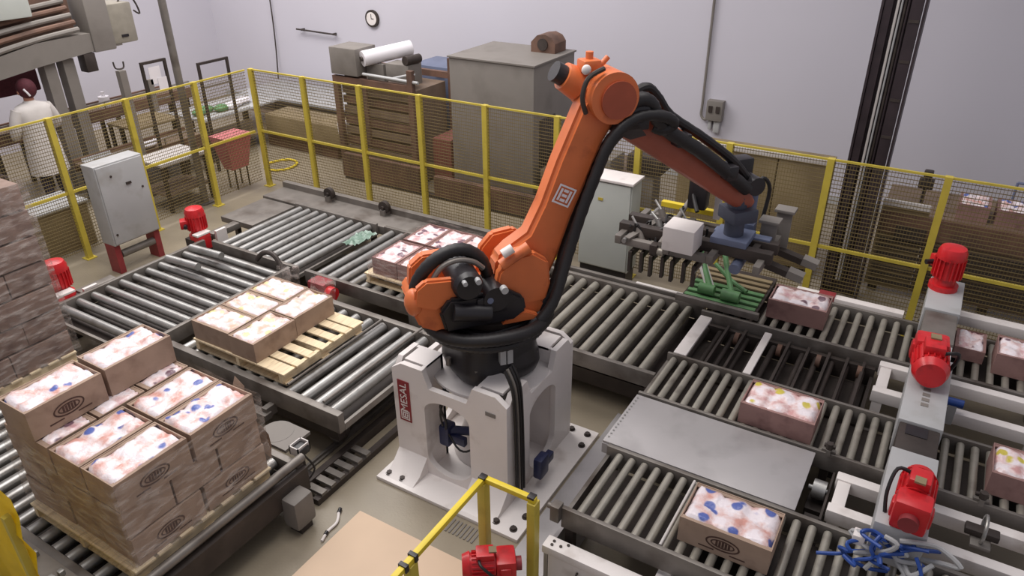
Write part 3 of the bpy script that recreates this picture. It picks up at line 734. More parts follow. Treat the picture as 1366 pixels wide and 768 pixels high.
# text x -> world +z, text y -> world +y?, normal -> -x
o.rotation_euler = Matrix(((0, 0, -1), (0, 1, 0), (1, 0, 0))).transposed().to_euler() if False else Matrix(((0, 0, -1), (0, 1, 0), (1, 0, 0))).to_euler()
def icon(g, P, ux, uz, nrm, s, two=False):
    """square icon: frame, top bar, uprights, bottom bar; P corner, ux/uz unit dirs"""
    def bar(a, b, c, d, t=.0015):
        q = [P+ux*(a*s)+uz*(c*s), P+ux*(b*s)+uz*(c*s), P+ux*(b*s)+uz*(d*s), P+ux*(a*s)+uz*(d*s)]
        v0 = [g.bm.verts.new(p) for p in q]; v1 = [g.bm.verts.new(p+nrm*t) for p in q]
        g.bm.faces.new(v1); g.bm.faces.new(v0[::-1])
        for i in range(4): g.bm.faces.new((v0[i], v0[(i+1) % 4], v1[(i+1) % 4], v1[i]))
    bar(0, 1, 0, .09); bar(0, 1, .91, 1); bar(0, .09, .09, .91); bar(.91, 1, .09, .91)
    bar(.18, .82, .18, .30); bar(.18, .82, .70, .82)
    for a in ((.18, .32), (.43, .57), (.68, .82)): bar(a[0], a[1], .36, .64)
g = G(); icon(g, Vector((x0-.0065, 3.395, .54)), Vector((0, -1, 0)), Vector((0, 0, 1)), Vector((-1, 0, 0)), .09); obj('square_logo', g, M['white'], pd)
obj('name_plate', B(x0-.006, x0-.0005, 2.46, 2.55, .90, .935), M['greyd'], pd)
# navy valve units through the arches
obj('valve_block', B(3.90, 4.02, 3.00, 3.10, .30, .50, .02).box(3.93, 3.98, 2.86, 3.04, .34, .42, .01), M['blued'], pd)
obj('valve_block', B(4.10, 4.24, 2.22, 2.30, .14, .34, .02).box(4.15, 4.36, 2.24, 2.30, .18, .26, .01), M['blued'], pd)
obj('blue_pipe', G().tube([(3.96, 3.04, .44), (4.05, 2.9, .42), (4.15, 2.75, .40), (4.3, 2.6, .36)], .04, 10), M['blued'], pd)
obj('pedestal_cable', G().tube([(3.90, 2.98, .94), (3.86, 3.03, .75), (3.88, 3.0, .6), (3.92, 3.04, .45)], .011, 7), M['hose'], pd)
obj('pedestal_cable', G().tube([(3.92, 3.02, .45), (3.85, 2.85, .38), (3.86, 2.72, .45), (3.95, 2.66, .62)], .009, 7), M['hose'], pd)
obj('pedestal_cable', G().tube([(3.90, 2.96, .92), (3.87, 3.04, .70), (3.90, 3.05, .52)], .009, 7), M['hose'], pd)
for k in range(4):
    yy = 2.305+.0*k; xx = 3.90+.035*k
    obj('cable_run', G().tube([(xx-.02, 2.42, 1.30), (xx-.03, 2.35, 1.16), (xx-.02, 2.335, .9), (xx-.01, 2.33, .5), (xx, 2.33, .1)], .013, 8), M['hose'] if k != 1 else M['frame'], pd)

# ================================================================== ROBOT
RP = Vector((4.36, 2.86, 1.1)); PH = math.radians(-40)
rb = thing('palletizing_robot', 'orange palletizing robot arm on the white pedestal, reaching right with its gripper', 'robot', RP, PH, local=True)
def lob(a, z): return 1+.07*math.cos(4*(a+.6))
g = G().lathe([(.34, -.15), (.37, -.12), (.39, -.06), (.385, .0), (.365, .08), (.355, .30), (.32, .345)], 48, lob=lob); obj('base_casting', g, M['blackp'], rb)
g = G()
for k in range(8):
    a = 2*PI*k/8+.2; obj('base_bolt', G().cyl((.385*math.cos(a), .385*math.sin(a), -.04), (.385*math.cos(a), .385*math.sin(a), .03), .022, n=8), M['frame'], rb)
for k, a in enumerate((-1.62, -1.48)):
    c = Vector((math.cos(a), math.sin(a), 0))
    obj('connector_plug', G().obox(c*.37+Vector((0, 0, .16)), (.09, .045, .13), Matrix.Rotation(a, 3, 'Z')), M['grey'], rb)
a = -1.15; c = Vector((math.cos(a), math.sin(a), 0))
obj('connector_panel', G().obox(c*.345+Vector((0, 0, .20)), (.05, .24, .2), Matrix.Rotation(a, 3, 'Z')), M['blackp'], rb)
obj('slew_ring', G().lathe([(.30, .345), (.31, .36), (.31, .40), (.29, .41)], 40), M['dark'], rb)
# hose ring
pts = [(-.03+.50*math.cos(a), .50*math.sin(a), .38+.015*math.sin(3*a)) for a in [math.radians(d) for d in range(-245, 1, 15)]]
obj('hose_ring', G().tube(pts, .05, 12, 6, ridge=.08), M['hose'], rb)
pts2 = [(-.03+.47*math.cos(a), .47*math.sin(a), .30) for a in [math.radians(d) for d in range(-215, -29, 15)]]
obj('hose_ring', G().tube(pts2, .036, 10, 6, ridge=.1), M['hose'], rb)
obj('ring_tray', G().lathe([(.40, .29), (.46, .30), (.46, .325), (.38, .33)], 40), M['blackp'], rb)
# carousel
def pf(y0, y1, poly, g=None, taper=None):
    g = g or G(); return g.prism(poly, lambda x, z: (x, y0, z), lambda x, z: (x, y1, z))
def bevel(g, w, seg=2):
    es = [e for e in g.bm.edges if len(e.link_faces) == 2 and e.calc_face_angle(0) > .6]
    bmesh.ops.bevel(g.bm, geom=es, offset=w, segments=seg, affect='EDGES'); return g
g = pf(-.27, .27, [(-.50, .41), (.34, .41), (.38, .50), (.30, .62), (-.30, .60), (-.60, .66), (-.66, .58), (-.62, .47)]); obj('carousel', bevel(g, .02), M['orange'], rb)
for s_, nm in ((-.275, 'cheek'), (.20, 'cheek')):
    g = pf(s_, s_+.09, [(-.05, .60), (.0, .82), (.10, .93), (.28, .95), (.40, .86), (.42, .66), (.38, .52), (.0, .50)]); obj('shoulder_cheek', bevel(g, .018), M['orange'], rb)
g = pf(-.29, -.22, [(-.66, .66), (-.64, .80), (-.56, .86), (-.30, .84), (-.22, .74), (-.36, .66), (-.50, .60)]); obj('tail_fin', bevel(g, .016), M['orange'], rb)
g = pf(.10, .20, [(-.62, .60), (-.60, .80), (-.50, .88), (-.28, .88), (-.20, .64)]); obj('tail_fin', bevel(g, .016), M['orange'], rb)
obj('tail_cap', G().sph((-.64, -.20, .66), .075, (1, 1.2, 1.5)), M['orange'], rb)
# motors and black pieces
obj('shade_cover', bevel(pf(-.34, -.272, [(-.44, .43), (.10, .43), (.20, .50), (.18, .62), (.06, .70), (-.40, .70), (-.48, .60)]), .02), M['blackp'], rb)  # black cover added over the orange carousel to stand in for its shadow
obj('low_bracket', bevel(pf(-.335, -.275, [(.0, .405), (.26, .405), (.30, .44), (.20, .49), (.06, .47)]), .008), M['orange'], rb)
obj('axis_motor', G().cyl((-.26, -.34, .80), (-.26, .02, .80), .115, n=26).cyl((-.26, -.38, .80), (-.26, -.34, .80), .095, .115, n=26), M['blackp'], rb)
obj('axis_motor', G().cyl((-.05, -.37, .66), (-.05, -.10, .66), .10, n=24).box(-.20, .04, -.36, -.2, .54, .68, .02), M['blackp'], rb)
obj('axis_motor', G().cyl((-.38, -.34, .60), (-.1, -.36, .55), .07, n=20), M['blackp'], rb)
for a_, r_ in (((.0, -.37, .75), .028), ((-.20, -.375, .86), .022), ((-.30, -.375, .86), .018)): obj('motor_plug', G().cyl(a_, (a_[0], a_[1]-.05, a_[2]), r_), M['grey'], rb)
obj('warning_label', G().cyl((-.10, -.371, .66), (-.10, -.374, .66), .025, n=16), M['bluem'], rb)
obj('hose_arch', G().tube([(-.62, -.12, .62), (-.60, -.14, .78), (-.50, -.15, .92), (-.36, -.15, 1.0), (-.22, -.15, 1.0), (-.10, -.14, .90), (-.05, -.14, .76)], .048, 12, 6, ridge=.08), M['hose'], rb)
obj('hose_arch_guide', G().tube([(-.50, -.2, .80), (-.42, -.2, .91), (-.30, -.2, .95), (-.18, -.2, .92), (-.1, -.2, .85)], .022, 10, 6), M['frame'], rb)
# link arm (shoulder to elbow), offset to -y
SH = (.20, .72); EL = (.90, 2.04)
g = pf(-.17, .02, [(.00, .72), (.02, .88), (.12, .97), (.27, 1.06), (.38, 1.28), (.50, 1.60), (.64, 1.92), (.72, 2.10), (.82, 2.20), (.95, 2.22), (1.04, 2.12), (1.05, 1.98), (.96, 1.86), (.86, 1.70), (.76, 1.45), (.62, 1.12), (.52, .82), (.44, .64), (.30, .54), (.12, .56)])
obj('link_arm', bevel(g, .035, 3), M['orange'], rb)
g = G().cyl((SH[0], -.225, SH[1]), (SH[0], .33, SH[1]), .12, n=30); obj('shoulder_axle', g, M['orange'], rb)
g = pf(-.24, -.16, [(.02, .82), (.10, .96), (.22, .98), (.30, .90), (.20, .84), (.12, .76)]); obj('balancer_link', bevel(g, .012), M['orange'], rb)
obj('balancer_rod', G().cyl((.02, -.26, .88), (.24, -.26, 1.00), .045, n=14), M['orange'], rb)
obj('sensor_cap', G().cyl((.02, -.30, .99), (.10, -.30, 1.03), .036, n=14), M['white'], rb, label='white sensor cap')
g = G().cyl((EL[0], -.24, EL[1]), (EL[0], .20, EL[1]), .185, n=36); obj('elbow_drum', g, M['orange'], rb)
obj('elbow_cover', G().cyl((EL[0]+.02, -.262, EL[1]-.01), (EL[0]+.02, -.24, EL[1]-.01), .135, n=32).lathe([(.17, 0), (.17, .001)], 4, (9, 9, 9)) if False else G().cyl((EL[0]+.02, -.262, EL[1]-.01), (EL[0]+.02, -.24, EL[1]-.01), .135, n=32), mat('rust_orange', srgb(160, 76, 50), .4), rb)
# rear of the elbow: drive motor and cover facing up-left
g = G().cyl((.72, .02, 2.10), (.60, .02, 2.17), .12, .10, n=26); obj('elbow_motor_flange', g, M['orange'], rb)
g = G().cyl((.60, .02, 2.17), (.53, .02, 2.21), .075, n=22); obj('elbow_motor', g, M['blackp'], rb)
g = G().tube([(.70, -.18, 1.94), (.66, -.20, 2.06), (.70, -.2, 2.19), (.82, -.2, 2.25)], .018, 8); obj('elbow_rim', g, M['dark'], rb)
g = G().box(.70, .84, -.12, .02, 2.20, 2.29, .02).cyl((.77, -.05, 2.28), (.77, -.05, 2.34), .028).cyl((.84, -.08, 2.24), (.90, -.08, 2.30), .02); obj('lifting_lug', g, M['orange'], rb)
obj('white_cap', G().sph((.70, -.16, 2.24), .036, (1, .6, 1)), M['white'], rb)
# forearm
def sect(p, wy, wz, tilt):
    out = []; d = Vector((math.cos(tilt), 0, math.sin(tilt))); u = Vector((-math.sin(tilt), 0, math.cos(tilt)))
    for k in range(16):
        a = 2*PI*k/16; c_, s_ = math.cos(a), math.sin(a)
        out.append(Vector(p)+Vector((0, 1, 0))*wy*math.copysign(abs(c_)**.6, c_)+u*wz*math.copysign(abs(s_)**.6, s_))
    return out
tl = math.atan2(.98-1.95, 2.30-1.0)
g = G().loft([sect((.80, .10, 2.08), .10, .13, tl), sect((1.0, .10, 1.93), .12, .16, tl), sect((1.25, .08, 1.74), .12, .15, tl), sect((1.7, .06, 1.41), .10, .12, tl), sect((2.1, .05, 1.12), .085, .10, tl), sect((2.30, .05, .98), .085, .09, tl), sect((2.38, .05, .92), .05, .06, tl)])
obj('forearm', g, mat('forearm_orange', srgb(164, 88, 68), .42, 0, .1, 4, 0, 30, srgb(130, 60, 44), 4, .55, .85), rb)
obj('forearm_rod', G().cyl((1.0, -.10, 2.10), (2.25, -.04, 1.12), .03, n=12), M['orange'], rb)
# dress pack hoses
hz = [(.30, -.36, .40), (.43, -.33, .55), (.56, -.26, .87), (.66, -.24, 1.17), (.77, -.24, 1.48), (.86, -.24, 1.70), (.98, -.24, 1.84), (1.15, -.22, 1.89), (1.33, -.2, 1.86), (1.43, -.17, 1.79), (1.36, -.14, 1.74), (1.30, -.1, 1.76)]
obj('dress_hose', G().tube(hz, .042, 12, 6, ridge=.08), M['hose'], rb)
hz = [(.34, -.22, .42), (.50, -.18, .62), (.60, -.13, .88), (.71, -.12, 1.17), (.82, -.13, 1.48), (.92, -.13, 1.68), (1.05, -.12, 1.80)]
obj('dress_hose', G().tube(hz, .05, 12, 6, ridge=.06), M['hose'], rb)
obj('dress_hose', G().tube([(1.02, -.16, 1.93), (1.12, -.18, 2.00), (1.22, -.17, 1.96), (1.30, -.14, 1.84), (1.42, -.12, 1.72), (1.7, -.12, 1.54), (2.0, -.09, 1.32), (2.25, -.07, 1.12)], .055, 12, 6, ridge=.06), M['hose'], rb)
obj('dress_hose', G().tube([(1.1, -.06, 2.0), (1.24, -.05, 2.05), (1.36, -.02, 1.96), (1.5, 0, 1.80), (1.8, -.02, 1.60), (2.1, -.02, 1.38), (2.28, .0, 1.20)], .036, 10, 6, ridge=.06), M['hose'], rb)
for bb in ((1.02, 1.2, -.22, -.05, 1.78, 1.96), (1.5, 1.62, -.15, .04, 1.58, 1.68), (2.0, 2.1, -.14, .04, 1.24, 1.36)): obj('hose_clamp', B(*bb, .015), M['blackp'], rb)
obj('lower_guard', pf(-.22, -.10, [(.92, 1.78), (1.05, 1.72), (1.18, 1.74), (1.08, 1.86), (.95, 1.88)]), M['dark'], rb)
# logo plate on link arm
ux = Vector((.55, 0, 1.05)).normalized(); uz = Vector((-ux.z, 0, ux.x))
c0 = Vector((.46, -.176, 1.32))
g = G(); icon(g, c0-ux*.02, ux, -uz, Vector((0, -1, 0)), .15)
for v in g.bm.verts: v.co.y -= .004
W_ = G(); q = [c0-ux*.03+uz*.01, c0+ux*.14+uz*.01, c0+ux*.14-uz*.16, c0-ux*.03-uz*.16]
v0 = [W_.bm.verts.new(p) for p in q]; v1 = [W_.bm.verts.new(p+Vector((0, -.002, 0))) for p in q]
W_.bm.faces.new(v1); W_.bm.faces.new(v0[::-1])
for i in range(4): W_.bm.faces.new((v0[i], v0[(i+1) % 4], v1[(i+1) % 4], v1[i]))
W_.bm.free()
lg = obj('square_logo', g, M['film_roll'], rb, label='white square emblem of bars on the orange arm')
# wrist and gripper (local; gripper counter-rotated so its frame is square to the hall)
obj('wrist', G().cyl((2.27, .05, 1.02), (2.27, .05, .66), .085, n=22).box(2.16, 2.40, -.09, .17, .80, .92, .02), M['wrist'], rb)
obj('wrist_motor', G().cyl((2.33, -.1, 1.14), (2.33, .12, 1.14), .08, n=20).box(2.26, 2.42, .1, .24, 1.06, 1.32, .02), M['blackp'], rb)
gp = bpy.data.objects.new('gripper', None); COL.objects.link(gp); gp.parent = rb; gp.location = (2.27, .05, .66); gp.rotation_euler = (0, 0, -PH+math.radians(0)); gp.empty_display_size = .1
ORG[gp.name] = Vector()
# local gripper coords: x,y hall directions, z up, origin at flange (world ~6.1,1.43,1.76)
def gobj(n_, g_, m_, **k): return obj(n_, g_, M[m_], gp, **k)
gobj('flange_plate', B(-.15, .17, -.16, .16, -.06, 0, .01), 'bluem')
gobj('main_beam', B(-.14, -.05, -.38, 1.02, -.16, -.06, .008), 'dark')
gobj('main_beam', B(.08, .17, -.38, 1.02, -.16, -.06, .008), 'dark')
for y in (-.3, .1, .5, .96): gobj('cross_beam', B(-.3, .45, y-.03, y+.03, -.20, -.12, .006), 'frame')
gobj('valve_box', B(-.42, -.16, .22, .50, -.10, .12, .01), 'white', label='white valve box')
gobj('drive_unit', B(.30, .44, .36, .54, .02, .36, .03).box(.3, .42, .38, .50, .36, .44, .02), 'blackp')
gobj('cream_post', B(.46, .50, .26, .32, -.1, .46), 'cream')
gobj('blue_cylinder', G().cyl((.28, -.06, -.02), (.28, -.06, .36), .045, n=14).box(.22, .34, -.12, .0, -.14, .02, .01), 'bluem')
gobj('blue_cylinder', G().cyl((-.2, -.10, -.24), (.2, -.10, -.20), .05, n=14).cyl((0, -.12, -.10), (.0, .12, -.1), .075, n=18), 'bluem')
gobj('hose_loop', G().tube([(.3, .3, .30), (.38, .46, .36), (.34, .5, .2), (.2, .4, .05)], .02, 8), 'hose')
gobj('hose_loop', G().tube([(.42, -.14, .0), (.44, -.16, .3), (.36, -.1, .42), (.30, -.06, .3)], .018, 8), 'hose')
# side clamp plates with feet on the right
for (x, y) in ((.28, -.24), (.60, -.30)):
    gobj('clamp_plate', B(x-.015, x+.015, y-.07, y+.07, -.30, .06, .008), 'greyd')
    gobj('clamp_head', B(x-.05, x+.10, y-.09, y+.09, .05, .08, .008), 'greyd')
    gobj('fork', G().obox((x-.02, y-.02, -.335), (.09, .62, .06), Matrix.Rotation(.22, 3, 'X')), 'dark')
    gobj('fork_tip', G().obox((x-.02, y-.30, -.385), (.11, .14, .07), Matrix.Rotation(.22, 3, 'X')), 'greyd')
gobj('clamp_beam', B(-.1, .62, -.24, -.18, -.16, -.08, .008), 'dark'); gobj('clamp_beam', B(.1, .2, -.3, .2, -.14, -.04, .01), 'bluem')
# left fork cluster: comb fingers, cylinders, linkages
for k in range(7):
    yy = .22+.10*k
    gobj('comb_finger', B(-.30+.03*(k % 2), .44, yy-.014, yy+.014, -.30, -.24), 'dark')
    gobj('comb_tooth', B(-.33+.03*(k % 2), -.28+.03*(k % 2), yy-.014, yy+.014, -.44, -.24), 'dark')
for (x, y, L_, mm) in ((-.20, .42, .34, 'frame'), (.0, .62, .36, 'roller'), (.22, .42, .30, 'frame'), (-.18, .74, .3, 'greyd'), (.3, .7, .32, 'frame')):
    gobj('air_cylinder', G().cyl((x, y, -.26), (x+.06, y+.10, -.26+L_*.6), .034, n=12), mm)
    gobj('piston_rod', G().cyl((x+.06, y+.10, -.26+L_*.6), (x+.1, y+.18, -.0), .012, n=8), 'roller')
gobj('side_arm', B(-.26, -.19, .14, .94, -.22, -.15, .008), 'greyd'); gobj('side_arm', B(.42, .49, .14, .94, -.22, -.15, .008), 'frame')
gobj('shaft', G().cyl((-.30, .90, -.16), (.56, .90, -.16), .022), 'roller'); gobj('shaft', G().cyl((-.32, .22, -.30), (.54, .22, -.30), .018), 'roller')
gobj('shaft', G().cyl((-.28, .56, -.12), (.66, .60, -.0), .025), 'greyd')
gobj('yellow_bar', B(.52, .58, .30, .86, -.10, -.05), 'yellowb')
gobj('link_plate', G().obox((.05, .5, -.10), (.5, .07, .02), Matrix.Rotation(.5, 3, 'Z') @ Matrix.Rotation(.25, 3, 'Y')), 'greyd')
gobj('link_plate', G().obox((-.08, .8, -.10), (.42, .06, .02), Matrix.Rotation(-.4, 3, 'Z') @ Matrix.Rotation(-.2, 3, 'Y')), 'frame')
for k in range(12):
    R.seed(90+k); p = [(R.uniform(-.25, .4), R.uniform(.25, .9), -.14)]
    for q in range(4): p.append((p[-1][0]+R.uniform(-.12, .12), p[-1][1]+R.uniform(-.14, .12), -.14+R.uniform(-.10, .16)))
    gobj('hose_loop', G().tube(p, .012, 6), 'hose')
for (x, y) in ((-.2, .4), (-.1, .7), (.1, .5), (.3, .7), (-.26, .55), (.4, .4), (.0, .85)):
    gobj('bearing', G().cyl((x, y-.03, -.2), (x, y+.03, -.2), .04, n=12), 'roller_dull'); gobj('block', B(x-.04, x+.05, y+.03, y+.1, -.24, -.14, .008), 'dark')

# ================================================================== SLIPSHEET TURNOVER with green levers
t = thing('lever_unit', 'green painted lever mechanism on a dark corrugated plate below the gripper', 'machine', (7.0, 1.85, 0))
obj('ribbed_plate', B(6.58, 7.46, 1.22, 1.98, .735, .76), M['dark'], t)
for k in range(7): obj('rib', B(6.62+.11*k, 6.68+.11*k, 1.24, 1.96, .76, .785, .006), M['green'] if k < 4 else M['tan'], t)
obj('edge_bar', B(6.53, 6.58, 1.18, 2.02, .73, .80, .006), M['frame'], t)
obj('lever', G().tube([(6.72, 1.72, .84), (6.9, 1.86, .98), (7.1, 2.0, 1.14)], .034, 8), M['green'], t)
obj('lever', G().tube([(6.72, 1.50, .84), (6.9, 1.62, 1.0), (7.05, 1.72, 1.16)], .028, 8), M['green'], t)
obj('lever', G().tube([(6.9, 1.40, .82), (7.0, 1.6, .86), (7.1, 1.8, .95)], .022, 8), M['green'], t)
rt = Matrix.Rotation(.75, 3, 'Z') @ Matrix.Rotation(-.62, 3, 'Y')
obj('slotted_arm', G().obox((6.93, 1.90, 1.02), (.56, .09, .02), rt), M['cream'], t)
obj('slot_inset', G().obox((6.925, 1.897, 1.034), (.40, .038, .01), rt), M['blackp'], t)
obj('pivot', G().cyl((6.70, 1.42, .84), (6.70, 1.60, .84), .06, n=16), M['green'], t); obj('pivot', G().cyl((6.72, 1.68, .84), (6.72, 1.84, .84), .055, n=16), M['green'], t)
for x, y in ((7.43, 1.95), (7.43, 1.25)): obj('leg', B(x-.025, x+.025, y-.025, y+.025, 0, .735), M['dark'], t)
t = thing('edge_strip', 'bright steel guard strip along the far side of the roller bed right of the robot', 'guard', (7.0, 2.9, 0))
obj('strip', B(6.92, 6.97, 2.06, 3.9, .50, .58, .006), M['frame'], t); obj('strip_painted_highlight', B(6.925, 6.965, 2.06, 2.6, .58, .59), M['cream'], t)  # pale slab on top paints in the lit stretch of the strip
for y in (2.12, 2.9, 3.8): obj('leg', B(6.92, 6.97, y-.03, y+.03, 0, .5), M['dark'], t)

# ================================================================== CABINETS & LEFT MOTORS
t = thing('control_cabinet', 'light grey control cabinet standing on red legs at the left fence', 'cabinet', (5.13, 9.0, 0))
obj('body', B(4.80, 5.46, 8.87, 9.13, .40, 1.46, .008), M['grey'], t)
dr = obj('door', B(4.815, 5.445, 8.85, 8.87, .42, 1.44, .006), M['grey'], t)
obj('lock', G().box(5.15, 5.22, 8.835, 8.85, 1.14, 1.17).cyl((4.98, 8.84, 1.3), (4.98, 8.85, 1.3), .014).cyl((5.36, 8.84, 1.05), (5.36, 8.85, 1.05), .014).cyl((4.86, 8.84, .55), (4.86, 8.85, .55), .014), M['dark'], dr)
for x in (4.84, 5.42): obj('leg', B(x-.04, x+.04, 8.90, 9.10, 0, .40), M['redd'], t, label='dark red leg')
obj('pipe', G().cyl((4.9, 8.95, .24), (5.38, 8.95, .24), .05, n=14), M['frame'], t)
t = thing('control_cabinet', 'pale grey-green control cabinet between the robot arm and the gripper', 'cabinet', (7.62, 3.25, 0))
obj('body', B(7.52, 7.80, 2.95, 3.60, .34, 1.46, .008), M['greencab'], t)
dr = obj('door', B(7.50, 7.52, 2.965, 3.585, .36, 1.44, .006), M['greencab'], t)
obj('lock', B(7.485, 7.5, 3.03, 3.07, .84, .92), M['dark'], dr); obj('badge', B(7.49, 7.5, 3.3, 3.36, 1.22, 1.25), M['yellow'], dr)
obj('roof', B(7.48, 7.82, 2.93, 3.62, 1.46, 1.49, .005), M['white'], t)
obj('plinth', B(7.54, 7.78, 2.97, 3.58, 0, .34), M['blackp'], t)
red_motor('gear_motor', 'red upright motor at the near end of the infeed bed beside the tall stack', (3.62, 8.0, .50), 2.5, 1.25)
red_motor('gear_motor', 'red upright motor at the corner between the infeed bed and the corner roller bed', (5.42, 7.98, .50), 2.5, 1.2)
for x, lb in ((3.62, 'tall stack'), (5.42, 'fence corner')):
    t = thing('motor_mount', f'dark motor mount with white guard below the red upright motor by the {lb}', 'bracket', (x, 7.95, 0))
    obj('stand', B(x-.12, x+.12, 7.88, 8.12, 0, .50, .01), M['dark'], t)
    obj('arm', B(x+.12, x+.55, 7.86, 7.98, .44, .52, .01), M['frame'], t)
    obj('white_guard', B(x+.14, x+.30, 7.82, 7.86, .36, .56), M['white'], t)
    obj('red_guard', B(x-.16, x+.02, 7.775, 7.88, .40, .60, .01), M['red'], t)
    obj('white_cap', B(x-.17, x+.03, 7.775, 7.88, .60, .625, .004), M['white'], t)
t = thing('drive_motor', 'dark red motor block half hidden behind the transfer car cartons', 'motor', (5.15, 5.35, 0))
obj('housing', B(5.08, 5.26, 5.5, 5.75, .25, .62, .03), M['redd'], t); obj('flange', G().cyl((5.15, 5.42, .5), (5.15, 5.5, .5), .08), M['red'], t); obj('base', B(5.1, 5.24, 5.52, 5.73, 0, .25), M['dark'], t)
t = thing('end_stop', 'dark end stop block between roller beds left of the robot', 'bracket', (5.15, 4.15, 0))
obj('block', B(5.10, 5.30, 4.0, 4.35, .35, .62, .02), M['frame'], t); obj('foot', B(5.14, 5.26, 4.05, 4.3, 0, .35), M['dark'], t); obj('knob', G().cyl((5.1, 4.2, .66), (5.3, 4.2, .66), .04), M['roller'], t)

# ================================================================== FENCE
def fence(name, label, a, b, axis, const, posts, ztop, zmid):
    t = thing(name, label, 'fence', ((const, (a+b)/2, 0) if axis == 'y' else ((a+b)/2, const, 0)))
    for p in posts:
        g = B(const-.035, const+.035, p-.035, p+.035, 0, ztop) if axis == 'y' else B(p-.035, p+.035, const-.035, const+.035, 0, ztop)
        g = g.box(const-.07, const+.07, p-.07, p+.07, 0, .012) if axis == 'y' else g.box(p-.07, p+.07, const-.07, const+.07, 0, .012)
        obj('post', g, M['yellow'], t)
    ps = sorted(list(posts)+[q for q in (a, b) if min(abs(q-p) for p in posts) > .3])
    for i in range(len(ps)-1):
        u, v = ps[i]+.035, ps[i+1]-.035
        for z, h, w in ((ztop-.012, .022, .012), (zmid, .034, .018)):
            g = B(const-w, const+w, u, v, z-h/2, z+h/2) if axis == 'y' else B(u, v, const-w, const+w, z-h/2, z+h/2)
            obj('top_rail' if z > 1.5 else 'mid_rail', g, M['yellow'], t)
        g = G(); zz = .14
        def wire(x0, x1, y0, y1, z0, z1): g.box(x0, x1, y0, y1, z0, z1)
        while zz < ztop-.03:
            if axis == 'y': wire(const-.003, const+.003, u, v, zz-.0034, zz+.0034)
            else: wire(u, v, const-.003, const+.003, zz-.0034, zz+.0034)
            zz += .045
        s_ = u+.02
        while s_ < v:
            if axis == 'y': wire(const-.0015, const+.0015, s_-.0019, s_+.0019, .12, ztop-.03)
            else: wire(s_-.0019, s_+.0019, const-.0015, const+.0015, .12, ztop-.03)
            s_ += .03
        o = obj('wire_mesh', g, M['mesh'], t, 'stuff')
    return t
fence('safety_fence', 'long yellow mesh safety fence running across behind the robot', -2.3, 9.7, 'y', 8.1, [9.68, 8.57, 7.46, 6.38, 5.30, 4.23, 3.14, 2.07, 1.01, -.08, -1.15, -2.25], 1.94, .95)
fence('safety_fence', 'yellow mesh safety fence running along the left side behind the first cabinet', 2.8, 8.05, 'x', 9.72, [2.82, 3.84, 4.88, 5.95, 7.06], 1.94, .95)

# low yellow guard rail in the foreground
t = thing('guard_rail', 'low bright yellow guard rail with dark joints in front of the pedestal', 'guard rail', (3.1, 2.1, 0))
obj('rail', G().box(1.6, 3.15, 2.11, 2.15, .97, 1.01, .006), M['yellowb'], t)
obj('rail', G().box(3.11, 3.15, 1.73, 2.11, .97, 1.01, .006), M['yellowb'], t)
for x, y in ((3.12, 2.13), (3.13, 1.75), (2.33, 2.13)): obj('post', B(x-.035, x+.035, y-.03, y+.03, 0, .97, .004), M['yellow'], t)
for x, y in ((3.12, 2.13), (3.13, 1.76)): obj('joint', B(x-.025, x+.025, y-.025, y+.025, 1.0, 1.02, .004), M['blackp'], t)
for x in (2.36, 2.27): obj('joint', B(x-.015, x+.015, 2.1, 2.16, .965, 1.02, .004), M['blackp'], t)
# yellow foreground panel at the lower left corner
t = thing('guard_sheet', 'crumpled bright yellow sheet guard in the bottom left corner', 'guard', (1.1, 4.2, 0))
g = G(); NX, NY = 10, 10
vs = [[g.bm.verts.new((1.16+.012*mnoise.noise((i*.8, j*.8, 0))*3+.02*j/NY, 3.99+.85*i/NX-.05*j/NY, .10+(1.50-.2*abs(i/NX-.3))*j/NY)) for j in range(NY+1)] for i in range(NX+1)]
for i in range(NX):
    for j in range(NY): g.bm.faces.new((vs[i][j], vs[i+1][j], vs[i+1][j+1], vs[i][j+1]))
r_ = bmesh.ops.solidify(g.bm, geom=g.bm.faces[:], thickness=.01)
obj('panel', g, M['yellowb'], t)
obj('post', B(1.13, 1.17, 4.78, 4.82, 0, 1.4), M['yellow'], t); obj('post', B(1.13, 1.17, 4.0, 4.04, 0, 1.4), M['yellow'], t)
# foreground red motor, cardboard and small fitting
gear_motor('gear_motor', 'red motor at the bottom edge behind the yellow guard rail post', (2.91, 1.92, .42), 2.2, .85)
t = thing('motor_stand', 'dark stand below the red motor at the bottom edge', 'stand', (2.98, 1.84, 0)); obj('column', B(2.84, 2.98, 1.80, 1.98, .1, .42), M['dark'], t); obj('foot', B(2.92, 3.04, 1.765, 2.0, .1, .115), M['dark'], t)
t = thing('cardboard_sheet', 'large plain pale cardboard sheet lying flat in front of the pedestal', 'cardboard', (2.5, 2.85, 0))
obj('sheet', B(1.9, 3.17, 2.28, 3.38, .004, .022, .002), M['sheet'], t)
t = thing('floor_fitting', 'small white pneumatic fitting with black ends on the floor left of the cardboard', 'fitting', (2.95, 3.5, 0))
obj('tube', G().tube([(3.07, 3.52, .012), (2.98, 3.46, .014), (2.88, 3.46, .012), (2.78, 3.43, .012)], .012, 8), M['white'], t)
obj('cap', G().cyl((3.07, 3.52, .014), (3.11, 3.54, .014), .016), M['blackp'], t); obj('cap', G().cyl((2.87, 3.46, .014), (2.84, 3.45, .014), .016), M['blackp'], t)
t = thing('drain_grate', 'small slotted grate in the floor in front of the pedestal base plate', 'grate', (3.42, 2.66, 0))
for k in range(10): obj('slat', B(3.36, 3.50, 2.42+.035*k, 2.434+.035*k, .0, .008), M['greyd'], t)

